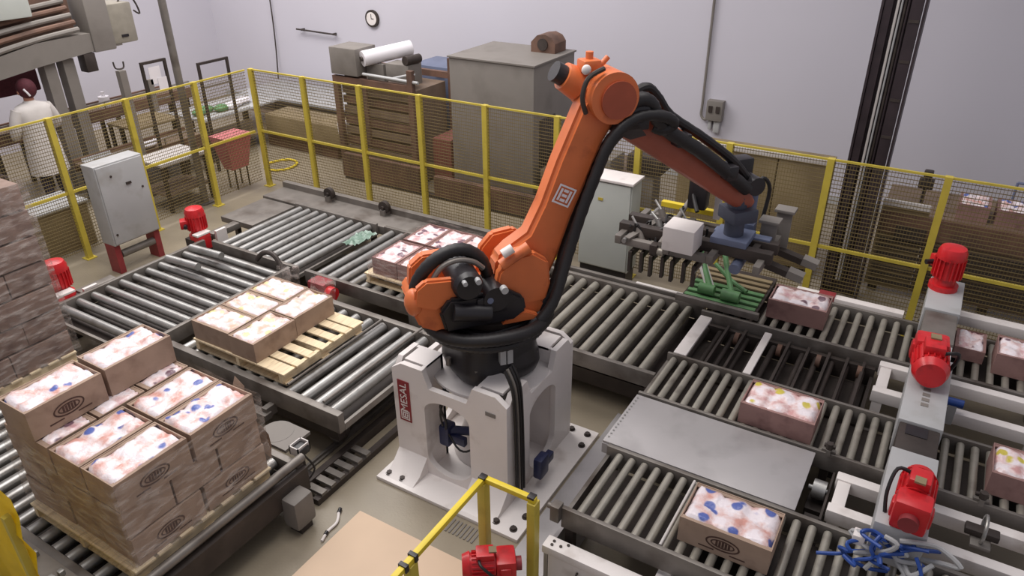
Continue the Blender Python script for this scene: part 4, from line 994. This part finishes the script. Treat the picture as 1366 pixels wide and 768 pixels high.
# ================================================================== BACKGROUND BEYOND THE FENCE
# building column with conduits
t = thing('building_column', 'dark steel building column with cable trays and pale conduits at the right', 'column', (9.0, .74, 0))
obj('web', B(8.98, 9.02, .56, .93, 0, 7.6), M['column'], t)
for y in (.53, .93): obj('flange', B(8.88, 9.12, y-.012, y+.012, 0, 7.6), M['column'], t)
for k, (ya, yb) in enumerate(((.555, .665), (.835, .912))): obj('cable_tray', B(8.90, 8.97, ya, yb, .1, 7.6), M['column'], t)
for y, r_, mm in ((.79, .014, 'cream'), (.755, .010, 'grey'), (.72, .012, 'dark'), (.69, .012, 'column')): obj('conduit', G().cyl((8.94, y, .2), (8.94, y, 7.6), r_, n=8), M[mm], t)
for k in range(16): obj('tray_rung', B(8.893, 8.90, .56, .66, .4+.4*k, .43+.4*k), M['dark'], t)
# slim pole left
t = thing('steel_pole', 'slender grey round pole rising beside the left fence', 'pole', (6.95, 9.62, 0))
obj('shaft', G().cyl((7.02, 9.98, 0), (7.02, 9.98, 7.5), .055, n=18), M['frame'], t); obj('foot', B(6.92, 7.12, 9.88, 10.08, 0, .02), M['frame'], t)
obj('collar', G().cyl((7.02, 9.98, 3.4), (7.02, 9.98, 3.55), .09, n=14), M['dark'], t)
# wall items
t = thing('wall_clock', 'round wall clock with a dark rim high on the back wall', 'clock', (11.96, 10.45, 2.1))
obj('rim', G().cyl((11.95, 10.47, 2.1), (12, 10.47, 2.1), .165, n=28), M['dark'], t)
obj('dial', G().cyl((11.942, 10.47, 2.1), (11.95, 10.47, 2.1), .125, n=28), M['white'], t)
obj('hand', B(11.938, 11.941, 10.463, 10.477, 2.1, 2.19), M['blackp'], t); obj('hand', B(11.938, 11.941, 10.41, 10.47, 2.093, 2.107), M['blackp'], t)
t = thing('wall_rod', 'thin dark horizontal rod on the back wall left of the clock', 'rod', (11.95, 12.0, 1.74))
obj('rod', G().cyl((11.9, 12.55, 1.745), (11.9, 11.42, 1.72), .018), M['dark'], t); obj('bracket', B(11.9, 12, 12.4, 12.43, 1.72, 1.76).box(11.9, 12, 11.5, 11.53, 1.70, 1.74), M['dark'], t)
t = thing('switch_box', 'grey switch box with a bent conduit on the back wall above the fence', 'switch', (11.95, 3.4, 1.2))
obj('box', B(11.86, 12, 3.24, 3.50, 1.06, 1.38, .01), M['greyd'], t)
obj('switch', B(11.84, 11.86, 3.40, 3.46, 1.2, 1.3).box(11.84, 11.86, 3.28, 3.34, 1.2, 1.3), M['dark'], t)
obj('conduit', G().tube([(11.96, 3.60, 7.5), (11.96, 3.60, 4), (11.96, 3.60, 2), (11.96, 3.60, 1.3), (11.95, 3.60, 1.12), (11.94, 3.54, 1.05), (11.93, 3.46, 1.08)], .022, 8, 4), M['greyd'], t)
obj('glove', B(11.9, 11.98, 3.27, 3.37, .86, 1.06, .02).box(11.9, 11.98, 3.40, 3.46, .90, 1.06, .02), M['grey'], t)
t = thing('hanging_cable', 'thin dark cable hanging down the back wall left of the clock', 'cable', (11.95, 13.3, 1)); obj('wire', G().tube([(11.95, 13.28, 7.5), (11.95, 13.28, 3), (11.95, 13.3, 1.6), (11.9, 13.34, .6)], .014, 6), M['dark'], t)

# big cardboard-grey oven/box machine
t = thing('enclosed_machine', 'large plain grey-brown box machine behind the fence left of the robot arm', 'machine', (9.7, 5.85, 0))
obj('cabinet', B(9.12, 10.36, 5.15, 6.58, .1, 2.24, .01), M['greyd'], t)
obj('roof', B(9.10, 10.38, 5.13, 6.60, 2.24, 2.262), M['greyd'], t)
obj('vent_grille', B(9.3, 9.75, 5.135, 5.15, .75, 1.45), M['dark'], t)
obj('base', B(9.16, 10.3, 5.2, 6.5, 0, .1), M['dark'], t)
t = thing('blower_housing', 'rounded brown housing on top of the large box machine', 'housing', (10.1, 5.45, 2.26))
g = G().prism([(-.2, 0), (.2, 0), (.2, .14), (.14, .22), (.03, .26), (-.1, .24), (-.2, .14)], lambda s, z: (9.95, 5.47-s, 2.262+z), lambda s, z: (10.3, 5.47-s, 2.262+z)); obj('shell', g, M['rust'], t)
obj('inlet', G().cyl((9.93, 5.47, 2.38), (9.95, 5.47, 2.38), .085, n=20), M['dark'], t)
# film wrapping machine
t = thing('wrapping_machine', 'tall rusty brown wrapping machine with a white film roll on top behind the fence', 'machine', (9.6, 8.1, 0))
for bb in ((9.12, 9.20, 8.85, 8.95, 0, 1.72), (9.12, 9.20, 7.30, 7.40, 0, 1.95), (10.2, 10.28, 8.85, 8.95, 0, 1.72), (10.2, 10.28, 7.3, 7.4, 0, 1.95)): obj('frame_post', B(*bb), M['rust'], t)
for bb in ((9.12, 9.2, 7.4, 8.85, 1.62, 1.72), (10.2, 10.28, 7.4, 8.85, 1.62, 1.72)): obj('frame_beam', B(*bb), M['rust'], t)
obj('inner_cabinet', B(9.26, 10.18, 7.44, 8.82, .05, 1.58), M['belt'], t)
for k in range(9): obj('side_panel', B(9.21, 9.24, 7.42, 8.84, .08+.17*k, .2+.17*k), M['rust'] if k % 2 else M['belt'], t)
obj('upper_cabinet', B(9.10, 9.6, 8.38, 8.94, 1.75, 2.18, .02), M['greyd'], t)
obj('upper_stand', B(9.2, 9.4, 8.45, 8.75, 1.5, 1.75), M['rust'], t)
obj('film_roll', G().cyl((9.15, 8.28, 2.04), (9.9, 7.9, 2.12), .12, n=24), M['film_roll'], t, label='white film roll')
obj('roll_core', G().cyl((9.12, 8.295, 2.037), (9.15, 8.28, 2.04), .04, n=14), M['dark'], t)
obj('roll_stand', B(9.3, 9.4, 8.0, 8.35, 1.6, 1.95), M['greyd'], t); obj('roll_stand', B(9.8, 9.9, 7.7, 7.95, 1.58, 2.02), M['greyd'], t)
obj('panel_box', B(9.3, 9.6, 7.5, 7.95, 1.7, 1.98, .01), M['greyd'], t)
obj('idler_roller', G().cyl((9.15, 8.3, 1.80), (9.15, 7.2, 1.78), .025).cyl((9.2, 7.75, 1.78), (9.2, 7.3, 1.9), .02), M['grey'], t)
obj('idler_roller', G().cyl((9.3, 7.55, 2.05), (9.6, 7.5, 2.05), .07, n=16), M['dark'], t)
obj('red_column', B(9.07, 9.11, 8.2, 8.28, .7, 1.6), M['rust'], t)
obj('red_cabinet', B(9.3, 9.9, 6.75, 7.1, .1, .9), mat('brick_brown', srgb(124, 74, 64), .6), t); obj('cabinet_foot', B(9.3, 9.9, 6.78, 7.08, 0, .1), M['dark'], t)
t = thing('blue_cabinet', 'blue-grey cabinet between the wrapping machine and the large box machine', 'cabinet', (10.9, 7.9, 0))
obj('body', B(10.45, 11.2, 7.45, 8.35, .0, 1.72, .01), M['bluem'], t); obj('window', B(10.435, 10.45, 8.02, 8.16, 1.2, 1.5), M['dark'], t); obj('handle', B(10.43, 10.45, 7.65, 7.82, 1.58, 1.64), M['dark'], t)
t = thing('machine_base', 'low brown machinery block with red-brown panels at floor level behind the fence', 'machine', (9.7, 6.9, 0))
obj('lower_box', B(9.0, 9.10, 4.9, 6.9, .06, .38).box(9.0, 9.1, 7.2, 8.8, .06, .45), M['rust'], t); obj('base', B(9.0, 9.1, 4.9, 8.8, 0, .06), M['dark'], t)
# middle cream bin and small machinery behind arm
t = thing('side_table', 'low brown machine table right of the large box machine behind the robot arm', 'machine', (9.6, 4.3, 0))
obj('bed', B(9.15, 10.4, 3.6, 5.05, .62, .78, .01), M['belt'], t); obj('grid', B(9.12, 9.15, 4.3, 5.0, .15, .6), M['dark'], t); obj('base', B(9.2, 10.3, 3.7, 5.0, 0, .62), M['rust'], t)
obj('cover', B(9.3, 9.8, 4.0, 4.5, .78, 1.05, .03), M['greyd'], t)
t = thing('hopper', 'dark machinery head seen between robot arm and hose beside a fence post', 'machine', (9.6, 3.4, 0))
obj('head', B(9.25, 9.7, 3.25, 3.75, .95, 1.2, .03).cyl((9.4, 3.3, 1.2), (9.4, 3.3, 1.35), .1), M['dark'], t); obj('stand', B(9.3, 9.6, 3.36, 3.56, 0, .95), M['greyd'], t)
# right khaki machine with white top edge
t = thing('panelled_machine', 'long khaki panelled machine with a white top edge behind the fence right of the gripper', 'machine', (9.8, 1.8, 0))
for k in range(3): obj('side_panel', B(9.20, 9.24, 1.14+.62*k, 1.74+.62*k, .12, 1.50, .005), M['tan'], t)
obj('body', B(9.24, 9.6, 1.14, 3.0, .1, 1.5), M['tan'], t); obj('top_edge', B(9.17, 9.26, 1.12, 3.02, 1.50, 1.57, .01), M['cream'], t); obj('skid', B(9.3, 9.55, 1.2, 2.9, 0, .1), M['dark'], t)
t = thing('carton_line', 'brown conveyor machine behind the fence at the right with cartons on it', 'conveyor', (9.7, -.4, 0))
obj('side_frame', B(9.22, 9.30, -2.6, .50, .80, 1.06), M['rust'], t); obj('deck', B(9.30, 10.3, -2.6, .50, .98, 1.04), M['belt'], t)
obj('white_strip', B(9.19, 9.24, .0, .50, 1.15, 1.22).box(9.3, 9.34, -2.6, -.2, .7, .76), M['cream'], t)
obj('back_panel', B(9.24, 9.28, -.0, .5, .1, 1.15), M['tan'], t)
for k in range(7): obj('slat', B(9.22, 9.25, -2.5, .46, .15+.09*k, .19+.09*k), M['dark'], t)
obj('skirt_panel', B(9.255, 9.275, -2.55, -.01, .1, .8), M['belt'], t)
for y in (.4, -.8, -2.0): obj('leg', B(9.3, 9.4, y-.05, y+.05, 0, .98), M['dark'], t)
obj('grid', B(9.19, 9.22, -.02, .30, .75, .92), M['dark'], t)
Pg = carton_proto(.42, .32, .2, M['cardp'], M['bag_blue'], 31, emb=False)
for k, y in enumerate((-.42, -.80, -1.18)):
    carton(Pg, 9.62, y, 1.04, f"{['left', 'middle', 'right'][k]} of three pale-bag cartons on the far conveyor beyond the right fence")
t = thing('warning_light', 'small dark machine head standing behind the right fence next to the column', 'lamp', (9.28, .12, 0)); obj('pole', G().cyl((9.55, .12, 1.04), (9.55, .12, 1.3), .02), M['dark'], t); obj('head', B(9.5, 9.6, .04, .2, 1.3, 1.42, .02).box(9.5, 9.6, .07, .17, 1.44, 1.52, .02), M['dark'], t)
t = thing('wire_frame', 'thin grey upright frame beyond the fence at the right edge', 'frame', (9.9, -1.1, 0))
obj('upright', G().cyl((9.9, -.78, 0), (9.9, -.78, 1.42), .015).cyl((9.9, -1.3, 0), (9.9, -1.3, 1.42), .015).cyl((9.9, -.78, 1.42), (9.9, -1.3, 1.42), .015), M['bluem'], t)

# left background: packing line
def table(name, label, x0, x1, y0, y1, z, top, cat='table', thick=.04, shelf=None):
    t = thing(name, label, cat, ((x0+x1)/2, (y0+y1)/2, 0))
    obj('table_top', B(x0, x1, y0, y1, z-thick, z, .005), M[top], t)
    for x in (x0+.04, x1-.04):
        for y in (y0+.04, y1-.04): obj('leg', B(x-.025, x+.025, y-.025, y+.025, 0, z-thick), M['dark'], t)
    if shelf: obj('shelf', B(x0+.03, x1-.03, y0+.03, y1-.03, .25, .28), M[shelf], t)
    return t
table('work_table', 'pale work table beside the cabinet beyond the left fence', 6.45, 7.30, 10.05, 10.75, .78, 'cream', shelf='belt')
table('work_table', 'grey worktable with green produce near the fence corner', 8.35, 10.1, 11.4, 12.4, .80, 'grey', shelf='tan')
t = thing('produce_pile', 'pile of green and white bags on the worktable near the fence corner', 'food'); t.location = (8.8, 11.8, .8); ORG[t.name] = Vector((8.8, 11.8, .8))
for k in range(6):
    R.seed(k+5); x, y = 8.55+.2*k, 11.7+R.uniform(-.15, .2); obj('bag', G().sph((x, y, .86), .12, (1.2, 1, .55)), M['green'] if k < 3 else M['film_roll'], t)
table('tan_table', 'low tan workbench next to the pole beyond the left fence', 7.3, 8.2, 11.85, 12.65, .85, 'tan', shelf='belt')
for i, (x0, x1, y, z, lb) in enumerate(((6.12, 8.2, 11.5, .62, 'lower nearer'), (3.2, 9.2, 13.1, 1.0, 'upper farther'))):
    t = thing('packing_conveyor', f'{lb} brown belt conveyor beyond the left fence', 'conveyor', ((x0+x1)/2, y, 0))
    obj('belt', B(x0, x1, y-.28, y+.28, z-.05, z), M['belt'], t)
    obj('side_rail', B(x0, x1, y-.32, y-.28, z-.14, z+.05), M['rust'], t); obj('side_rail', B(x0, x1, y+.28, y+.32, z-.14, z+.05), M['rust'], t)
    n = int((x1-x0)/1.2)+1
    for k in range(n):
        x = x0+.1+(x1-x0-.2)*k/(n-1); obj('leg', B(x-.03, x+.03, y-.3, y-.24, 0, z-.14), M['dark'], t); obj('leg', B(x-.03, x+.03, y+.24, y+.3, 0, z-.14), M['dark'], t)
    obj('guide', G().cyl((x0, y-.3, z+.16), (x1, y-.3, z+.16), .015), M['frame'], t)
    for k in range(int((x1-x0)/.5)): obj('guide_post', G().cyl((x0+.25+.5*k, y-.3, z+.0), (x0+.25+.5*k, y-.3, z+.16), .012, n=6), M['frame'], t)
t = thing('parts_tray', 'pale flat tray on the nearer brown belt beyond the left fence', 'tray', (6.3, 11.5, .62)); obj('tray_base', B(6.2, 6.7, 11.28, 11.72, .622, .64).box(6.2, 6.7, 11.28, 11.3, .64, .68).box(6.2, 6.7, 11.7, 11.72, .64, .68), M['grey'], t)
t = thing('white_bag', 'small white bag on the nearer brown belt by the fence post', 'bag', (7.2, 11.5, .62)); obj('sack', G().sph((7.2, 11.45, .68), .12, (1.4, .9, .5)), M['film_roll'], t); obj('neck', G().sph((7.35, 11.45, .70), .05), M['film_roll'], t)
for nm, lb, x0, x1, y, z0, z1 in (('metal_frame', 'open dark metal frame with papers left of the slim pole', 7.14, 7.55, 11.0, 0, 2.05), ('metal_frame', 'empty dark rectangular frame right of the slim pole', 8.15, 8.74, 11.0, 0, 1.86)):
    t = thing(nm, lb, 'frame', ((x0+x1)/2, y, 0))
    for x in (x0, x1): obj('upright', B(x-.02, x+.02, y-.02, y+.02, z0, z1-.02), M['dark'], t)
    obj('top_bar', B(x0-.02, x1+.02, y-.02, y+.02, z1-.02, z1+.02), M['dark'], t); obj('middle_bar', B(x0, x1, y-.015, y+.015, 1.45, 1.48), M['frame'], t)
    if x0 < 8: obj('paper', B(x0+.08, x0+.28, y-.03, y-.024, 1.72, 1.98).box(x0+.2, x0+.36, y-.04, y-.034, 1.6, 1.8), M['film_roll'], t); obj('plate', B(x0+.03, x0+.12, y-.03, y+.03, 1.3, 1.8), M['greyd'], t)
t = thing('stack_light', 'short grey upright machine post with a forked top above the fence left of the frames', 'post', (6.8, 11.0, 0)); obj('post', B(6.73, 6.84, 10.95, 11.05, 0, 2.02), M['greyd'], t); obj('fork', G().tube([(6.70, 11, 2.16), (6.72, 11, 2.06), (6.84, 11, 2.05), (6.86, 11, 2.14)], .012, 6), M['dark'], t)
t = thing('thin_post', 'thin dark upright post just right of the slim pole', 'post', (7.72, 11.0, 0)); obj('rod', G().cyl((7.7, 11, 0), (7.7, 11, 2.05), .022), M['dark'], t)
t = thing('spray_bottle', 'white bottle standing on the packing line beside the metal frame', 'bottle', (7.6, 13.0, 1.0)); obj('body', G().cyl((7.55, 12.95, 1.0), (7.55, 12.95, 1.22), .09).cyl((7.55, 12.95, 1.22), (7.55, 12.95, 1.3), .03), M['film_roll'], t)
# far tables under the wall
table('steel_table', 'long pale steel table by the back wall left of the wrapping machine', 10.6, 11.8, 10.2, 13.2, .62, 'grey', shelf='belt')
t = thing('long_duct', 'long grey duct machine along the back left of the wrapping machine', 'machine', (10.4, 10.6, 0)); obj('duct', B(9.6, 10.2, 9.4, 11.3, .25, .65, .03), M['tan'], t); obj('foot', B(9.7, 10.1, 9.6, 11.4, 0, .25), M['rust'], t); obj('white_end', B(9.55, 9.9, 9.25, 9.4, .55, .75, .02), M['cream'], t)
# folding chair pink, hose ring
t = thing('pink_bin', 'pink plastic bin on thin legs just beyond the left fence near the corner', 'bin', (7.85, 10.15, 0))
g = G().loft([[Vector((7.66, 9.98, .34)), Vector((7.98, 9.98, .34)), Vector((7.98, 10.2, .34)), Vector((7.66, 10.2, .34))], [Vector((7.55, 9.9, .90)), Vector((8.08, 9.9, .90)), Vector((8.08, 10.3, .90)), Vector((7.55, 10.3, .90))]]); obj('tub', g, M['pink'], t)
for x in (7.7, 7.95):
    for y in (10.0, 10.18): obj('leg', G().cyl((x, y, 0), (x, y, .34), .014, n=8), M['dark'], t)
g = G(); g.tube([(8.9+.30*math.cos(a), 10.25+.26*math.sin(a), .02+.004*math.sin(4*a)) for a in [k*PI/8 for k in range(17)]], .022, 8, 3)
tag(obj('hose_coil', g, M['yellowb']), 'bright yellow hose coiled in a ring on the floor beyond the fence corner', 'hose')
t = thing('tan_crate', 'pale tan crate on the floor beyond the left fence behind the red motor', 'crate', (4.95, 10.4, 0)); obj('crate_body', B(4.55, 5.25, 10.1, 10.7, .0, .62, .01), M['tan'], t); obj('lid', B(4.53, 5.27, 10.08, 10.72, .62, .66, .005), M['grey'], t)
# overhead press-like machine top left
t = thing('overhead_machine', 'large grey overhead machine arm with brown ribs at the top left', 'machine', (6.6, 12.3, 0))
def arcz(x): return 2.02+.10*math.sin((x-5.0)/2.8*PI*.5)+.06*(x-5.0)/2.8
poly = [(3.6, 1.55), (4.6, 1.86), (5.4, 1.99), (6.2, 2.09), (7.0, 2.16), (7.55, 2.18), (7.55, 2.42), (7.0, 2.44), (6.2, 2.42), (5.4, 2.28), (4.6, 2.1), (3.6, 1.85)]
g = G().prism(poly, lambda x, z: (x, 12.0, z), lambda x, z: (x, 12.5, z)); obj('main_arm', g, M['greyd'], t)
for k in range(5):
    pl_ = [(3.6, 1.92+.13*k), (4.6, 2.17+.12*k), (5.4, 2.34+.11*k), (6.2, 2.46+.10*k), (6.9, 2.52+.10*k)]
    g = G().tube([(x, 12.02+.06*k, z) for x, z in pl_], .04, 8); obj('rib', g, M['rust'] if k % 2 else M['greyd'], t)
obj('back_plate', B(3.6, 7.0, 12.3, 12.4, 2.3, 3.1), M['rust'], t)
obj('top_box', B(3.8, 6.3, 12.05, 12.4, 2.78, 3.3, .03), M['greencab'], t)
obj('hub', B(7.05, 7.43, 11.97, 12.53, 2.14, 2.95, .03), M['greyd'], t)
obj('head_box', B(7.42, 7.85, 11.98, 12.5, 2.20, 2.82, .04), mat('khaki_grey', srgb(142, 136, 124), .5), t)
obj('head_slot', B(7.56, 7.68, 11.965, 11.98, 2.30, 2.34), M['blackp'], t)
obj('hose', G().tube([(7.7, 12.1, 2.8), (7.85, 12.1, 3.0), (8.0, 12.1, 2.8), (8.05, 12.1, 2.6), (7.95, 12.1, 2.66)], .014, 6), M['dark'], t)
for x in (6.35, 6.65): obj('support_column', B(x-.09, x+.09, 12.1, 12.3, 0, 2.1), M['greyd'], t)
obj('side_motor', B(6.86, 7.05, 12.0, 12.2, 1.86, 2.15, .02), M['dark'], t)
obj('under_guard', B(5.3, 6.4, 12.62, 12.8, 1.62, 2.0, .03), M['maroon'], t)
obj('guard_post', B(5.4, 5.5, 12.66, 12.76, 0, 1.62), M['dark'], t)
obj('rear_column', B(4.0, 4.3, 12.1, 12.4, 0, 1.8), M['greyd'], t)
# worker
PX0 = len(bpy.data.objects)
wk = thing('person', 'worker in white coat and maroon hair net, back turned, at far left', 'person', (5.86, 12.02, 0))
WX, WY = 5.86, 12.02
def skin_obj(name, verts, edges, radii, material, parent, root=0, sub=2):
    me = bpy.data.meshes.new(name); me.from_pydata([Vector(v) for v in verts], edges, [])
    o = bpy.data.objects.new(name, me); COL.objects.link(o)
    md = o.modifiers.new('s', 'SKIN'); 
    for i, r in enumerate(radii):
        sv = me.skin_vertices[0].data[i]; sv.radius = r if isinstance(r, tuple) else (r, r); sv.use_root = (i == root)
    m2 = o.modifiers.new('u', 'SUBSURF'); m2.levels = sub; m2.render_levels = sub
    dg = bpy.context.evaluated_depsgraph_get(); dg.update()
    nm = bpy.data.meshes.new_from_object(o.evaluated_get(dg)); bpy.data.objects.remove(o)
    nm.materials.clear(); nm.materials.append(material)
    for p in nm.polygons: p.use_smooth = True
    q = put(name, nm, (0, 0, 0), None); q.parent = parent; q.location = -ORG[parent.name]
    return q
X_, Y_ = WX, WY
hz_ = 1.78
body_v = [(X_, Y_, .95), (X_, Y_, 1.15), (X_, Y_, 1.38), (X_+.01, Y_+.02, 1.52), (X_+.02, Y_+.04, 1.66),
          (X_-.10, Y_, .90), (X_-.11, Y_+.02, .50), (X_-.11, Y_-.02, .10), (X_-.11, Y_+.10, .05),
          (X_+.10, Y_, .90), (X_+.11, Y_+.02, .50), (X_+.11, Y_-.02, .10), (X_+.11, Y_+.10, .05),
          (X_-.21, Y_, 1.42), (X_-.27, Y_+.04, 1.14), (X_-.20, Y_+.26, 1.02), (X_-.14, Y_+.34, 1.02),
          (X_+.21, Y_, 1.42), (X_+.29, Y_+.06, 1.16), (X_+.24, Y_+.30, 1.06), (X_+.20, Y_+.38, 1.06)]
body_e = [(0, 1), (1, 2), (2, 3), (3, 4), (0, 5), (5, 6), (6, 7), (7, 8), (0, 9), (9, 10), (10, 11), (11, 12), (2, 13), (13, 14), (14, 15), (15, 16), (2, 17), (17, 18), (18, 19), (19, 20)]
rad = [(.15, .11), (.14, .10), (.15, .09), .055, .09, .09, .06, .045, .035, .09, .06, .045, .035, .050, .045, .036, .034, .050, .045, .036, .034]
skin_obj('body', body_v, body_e, rad, M['skin'], wk)
g = G(); secs = []
for z, wx, wy in ((.50, .27, .20), (.70, .255, .185), (.95, .235, .17), (1.15, .215, .15), (1.32, .245, .155), (1.42, .255, .14), (1.48, .205, .12), (1.52, .085, .08), (1.54, .075, .07)):
    secs.append([Vector((X_+wx*math.copysign(abs(math.cos(t_))**.85, math.cos(t_))*(1+.03*math.sin(5*t_)*(z < 1)), Y_+wy*math.sin(t_), z)) for t_ in [2*PI*k/28 for k in range(28)]])
g.loft(secs)
for q in ([(X_-.19, Y_, 1.42), (X_-.25, Y_+.01, 1.30), (X_-.29, Y_+.04, 1.14), (X_-.25, Y_+.15, 1.06), (X_-.20, Y_+.27, 1.02)], [(X_+.19, Y_, 1.42), (X_+.26, Y_+.02, 1.30), (X_+.31, Y_+.06, 1.16), (X_+.28, Y_+.18, 1.09), (X_+.24, Y_+.31, 1.06)]):
    g.tube(q, lambda t_: .092-.036*t_, 14, 4)
obj('white_coat', g, M['cloth'], wk)
skin_obj('trousers', [(X_-.10, Y_, .9), (X_-.11, Y_+.02, .5), (X_-.11, Y_-.02, .1), (X_+.10, Y_, .9), (X_+.11, Y_+.02, .5), (X_+.11, Y_-.02, .1), (X_, Y_, .95)], [(6, 0), (0, 1), (1, 2), (6, 3), (3, 4), (4, 5)], [.105, .08, .065, .105, .08, .065, .13], M['navy'], wk, 6)
obj('hair_net', G().sph((X_+.02, Y_+.02, 1.70), .125, (1, 1.1, 1.12), 20, 12), M['maroon'], wk)
g = G().sph((X_+.02, Y_+.145, 1.66), .022, (.8, 1.3, 1)); obj('nose', g, M['skin'], wk)
obj('mask_strap', G().tube([(X_-.07, Y_-.085, 1.72), (X_-.04, Y_-.105, 1.66), (X_-.02, Y_-.105, 1.62)], .014, 6), M['film_roll'], wk)
for s_ in (-1, 1):
    obj('ear', G().sph((X_+.02+s_*.118, Y_+.03, 1.66), .026, (.5, .8, 1.2)), M['skin'], wk)
    hx = X_-.13 if s_ < 0 else X_+.19; hy = Y_+.37 if s_ < 0 else Y_+.40; hz2 = 1.02 if s_ < 0 else 1.06
    for f in range(4): obj('finger', G().tube([(hx-.03+.02*f, hy, hz2), (hx-.03+.02*f, hy+.05, hz2-.005), (hx-.03+.02*f, hy+.085-.008*abs(f-1), hz2-.03)], .009, 6), M['film_roll'], wk)
    obj('thumb', G().tube([(hx+.035*-s_, hy-.02, hz2), (hx+.055*-s_, hy+.03, hz2)], .010, 6, 1), M['film_roll'], wk)
    obj('shoe', G().sph((X_+s_*.11, Y_+.05, .045), .06, (.8, 2.1, .72)), M['blackp'], wk)

wk.scale = (1.07, 1.07, 1.07)

# ------------------------------------------------------------------ groups of repeats
GR = {'pallet_conveyor': 'wide roller beds for pallets', 'carton_conveyor': 'narrow roller conveyors for cartons', 'wooden_pallet': 'wooden pallets under carton loads',
      'gear_motor': 'red gear motors', 'steel_rack': 'white square tube racks', 'safety_fence': 'yellow safety fence runs', 'control_cabinet': 'control cabinets by the fence',
      'motor_mount': 'mounts of the red upright motors', 'drive_sprocket': 'sprockets on the deck rail', 'sensor': 'small sensors on the carton conveyors', 'rail': 'floor rails',
      'floor_rail': 'floor rails of the transfer car', 'packing_conveyor': 'belt conveyors beyond the fence', 'work_table': 'work tables beyond the fence', 'metal_frame': 'open metal frames beyond the fence', 'stretch_wrap': 'stretch film around loads'}
for o in bpy.data.objects:
    if o.parent is None and 'label' in o.keys():
        b_ = o.name.split('.')[0]
        if b_ in GR: o['group'] = GR[b_]
        if b_ == 'poultry_carton':
            l_ = o['label']
            o['group'] = ('cartons of the near stack' if 'near stack' in l_ else 'cartons of the tall left stack' if 'tall stack' in l_ else 'cartons on the transfer car' if 'transfer car' in l_ else 'cartons behind the robot' if 'behind the robot' in l_ else 'cartons on the far conveyor' if 'far conveyor' in l_ else 'cartons on the right conveyors')
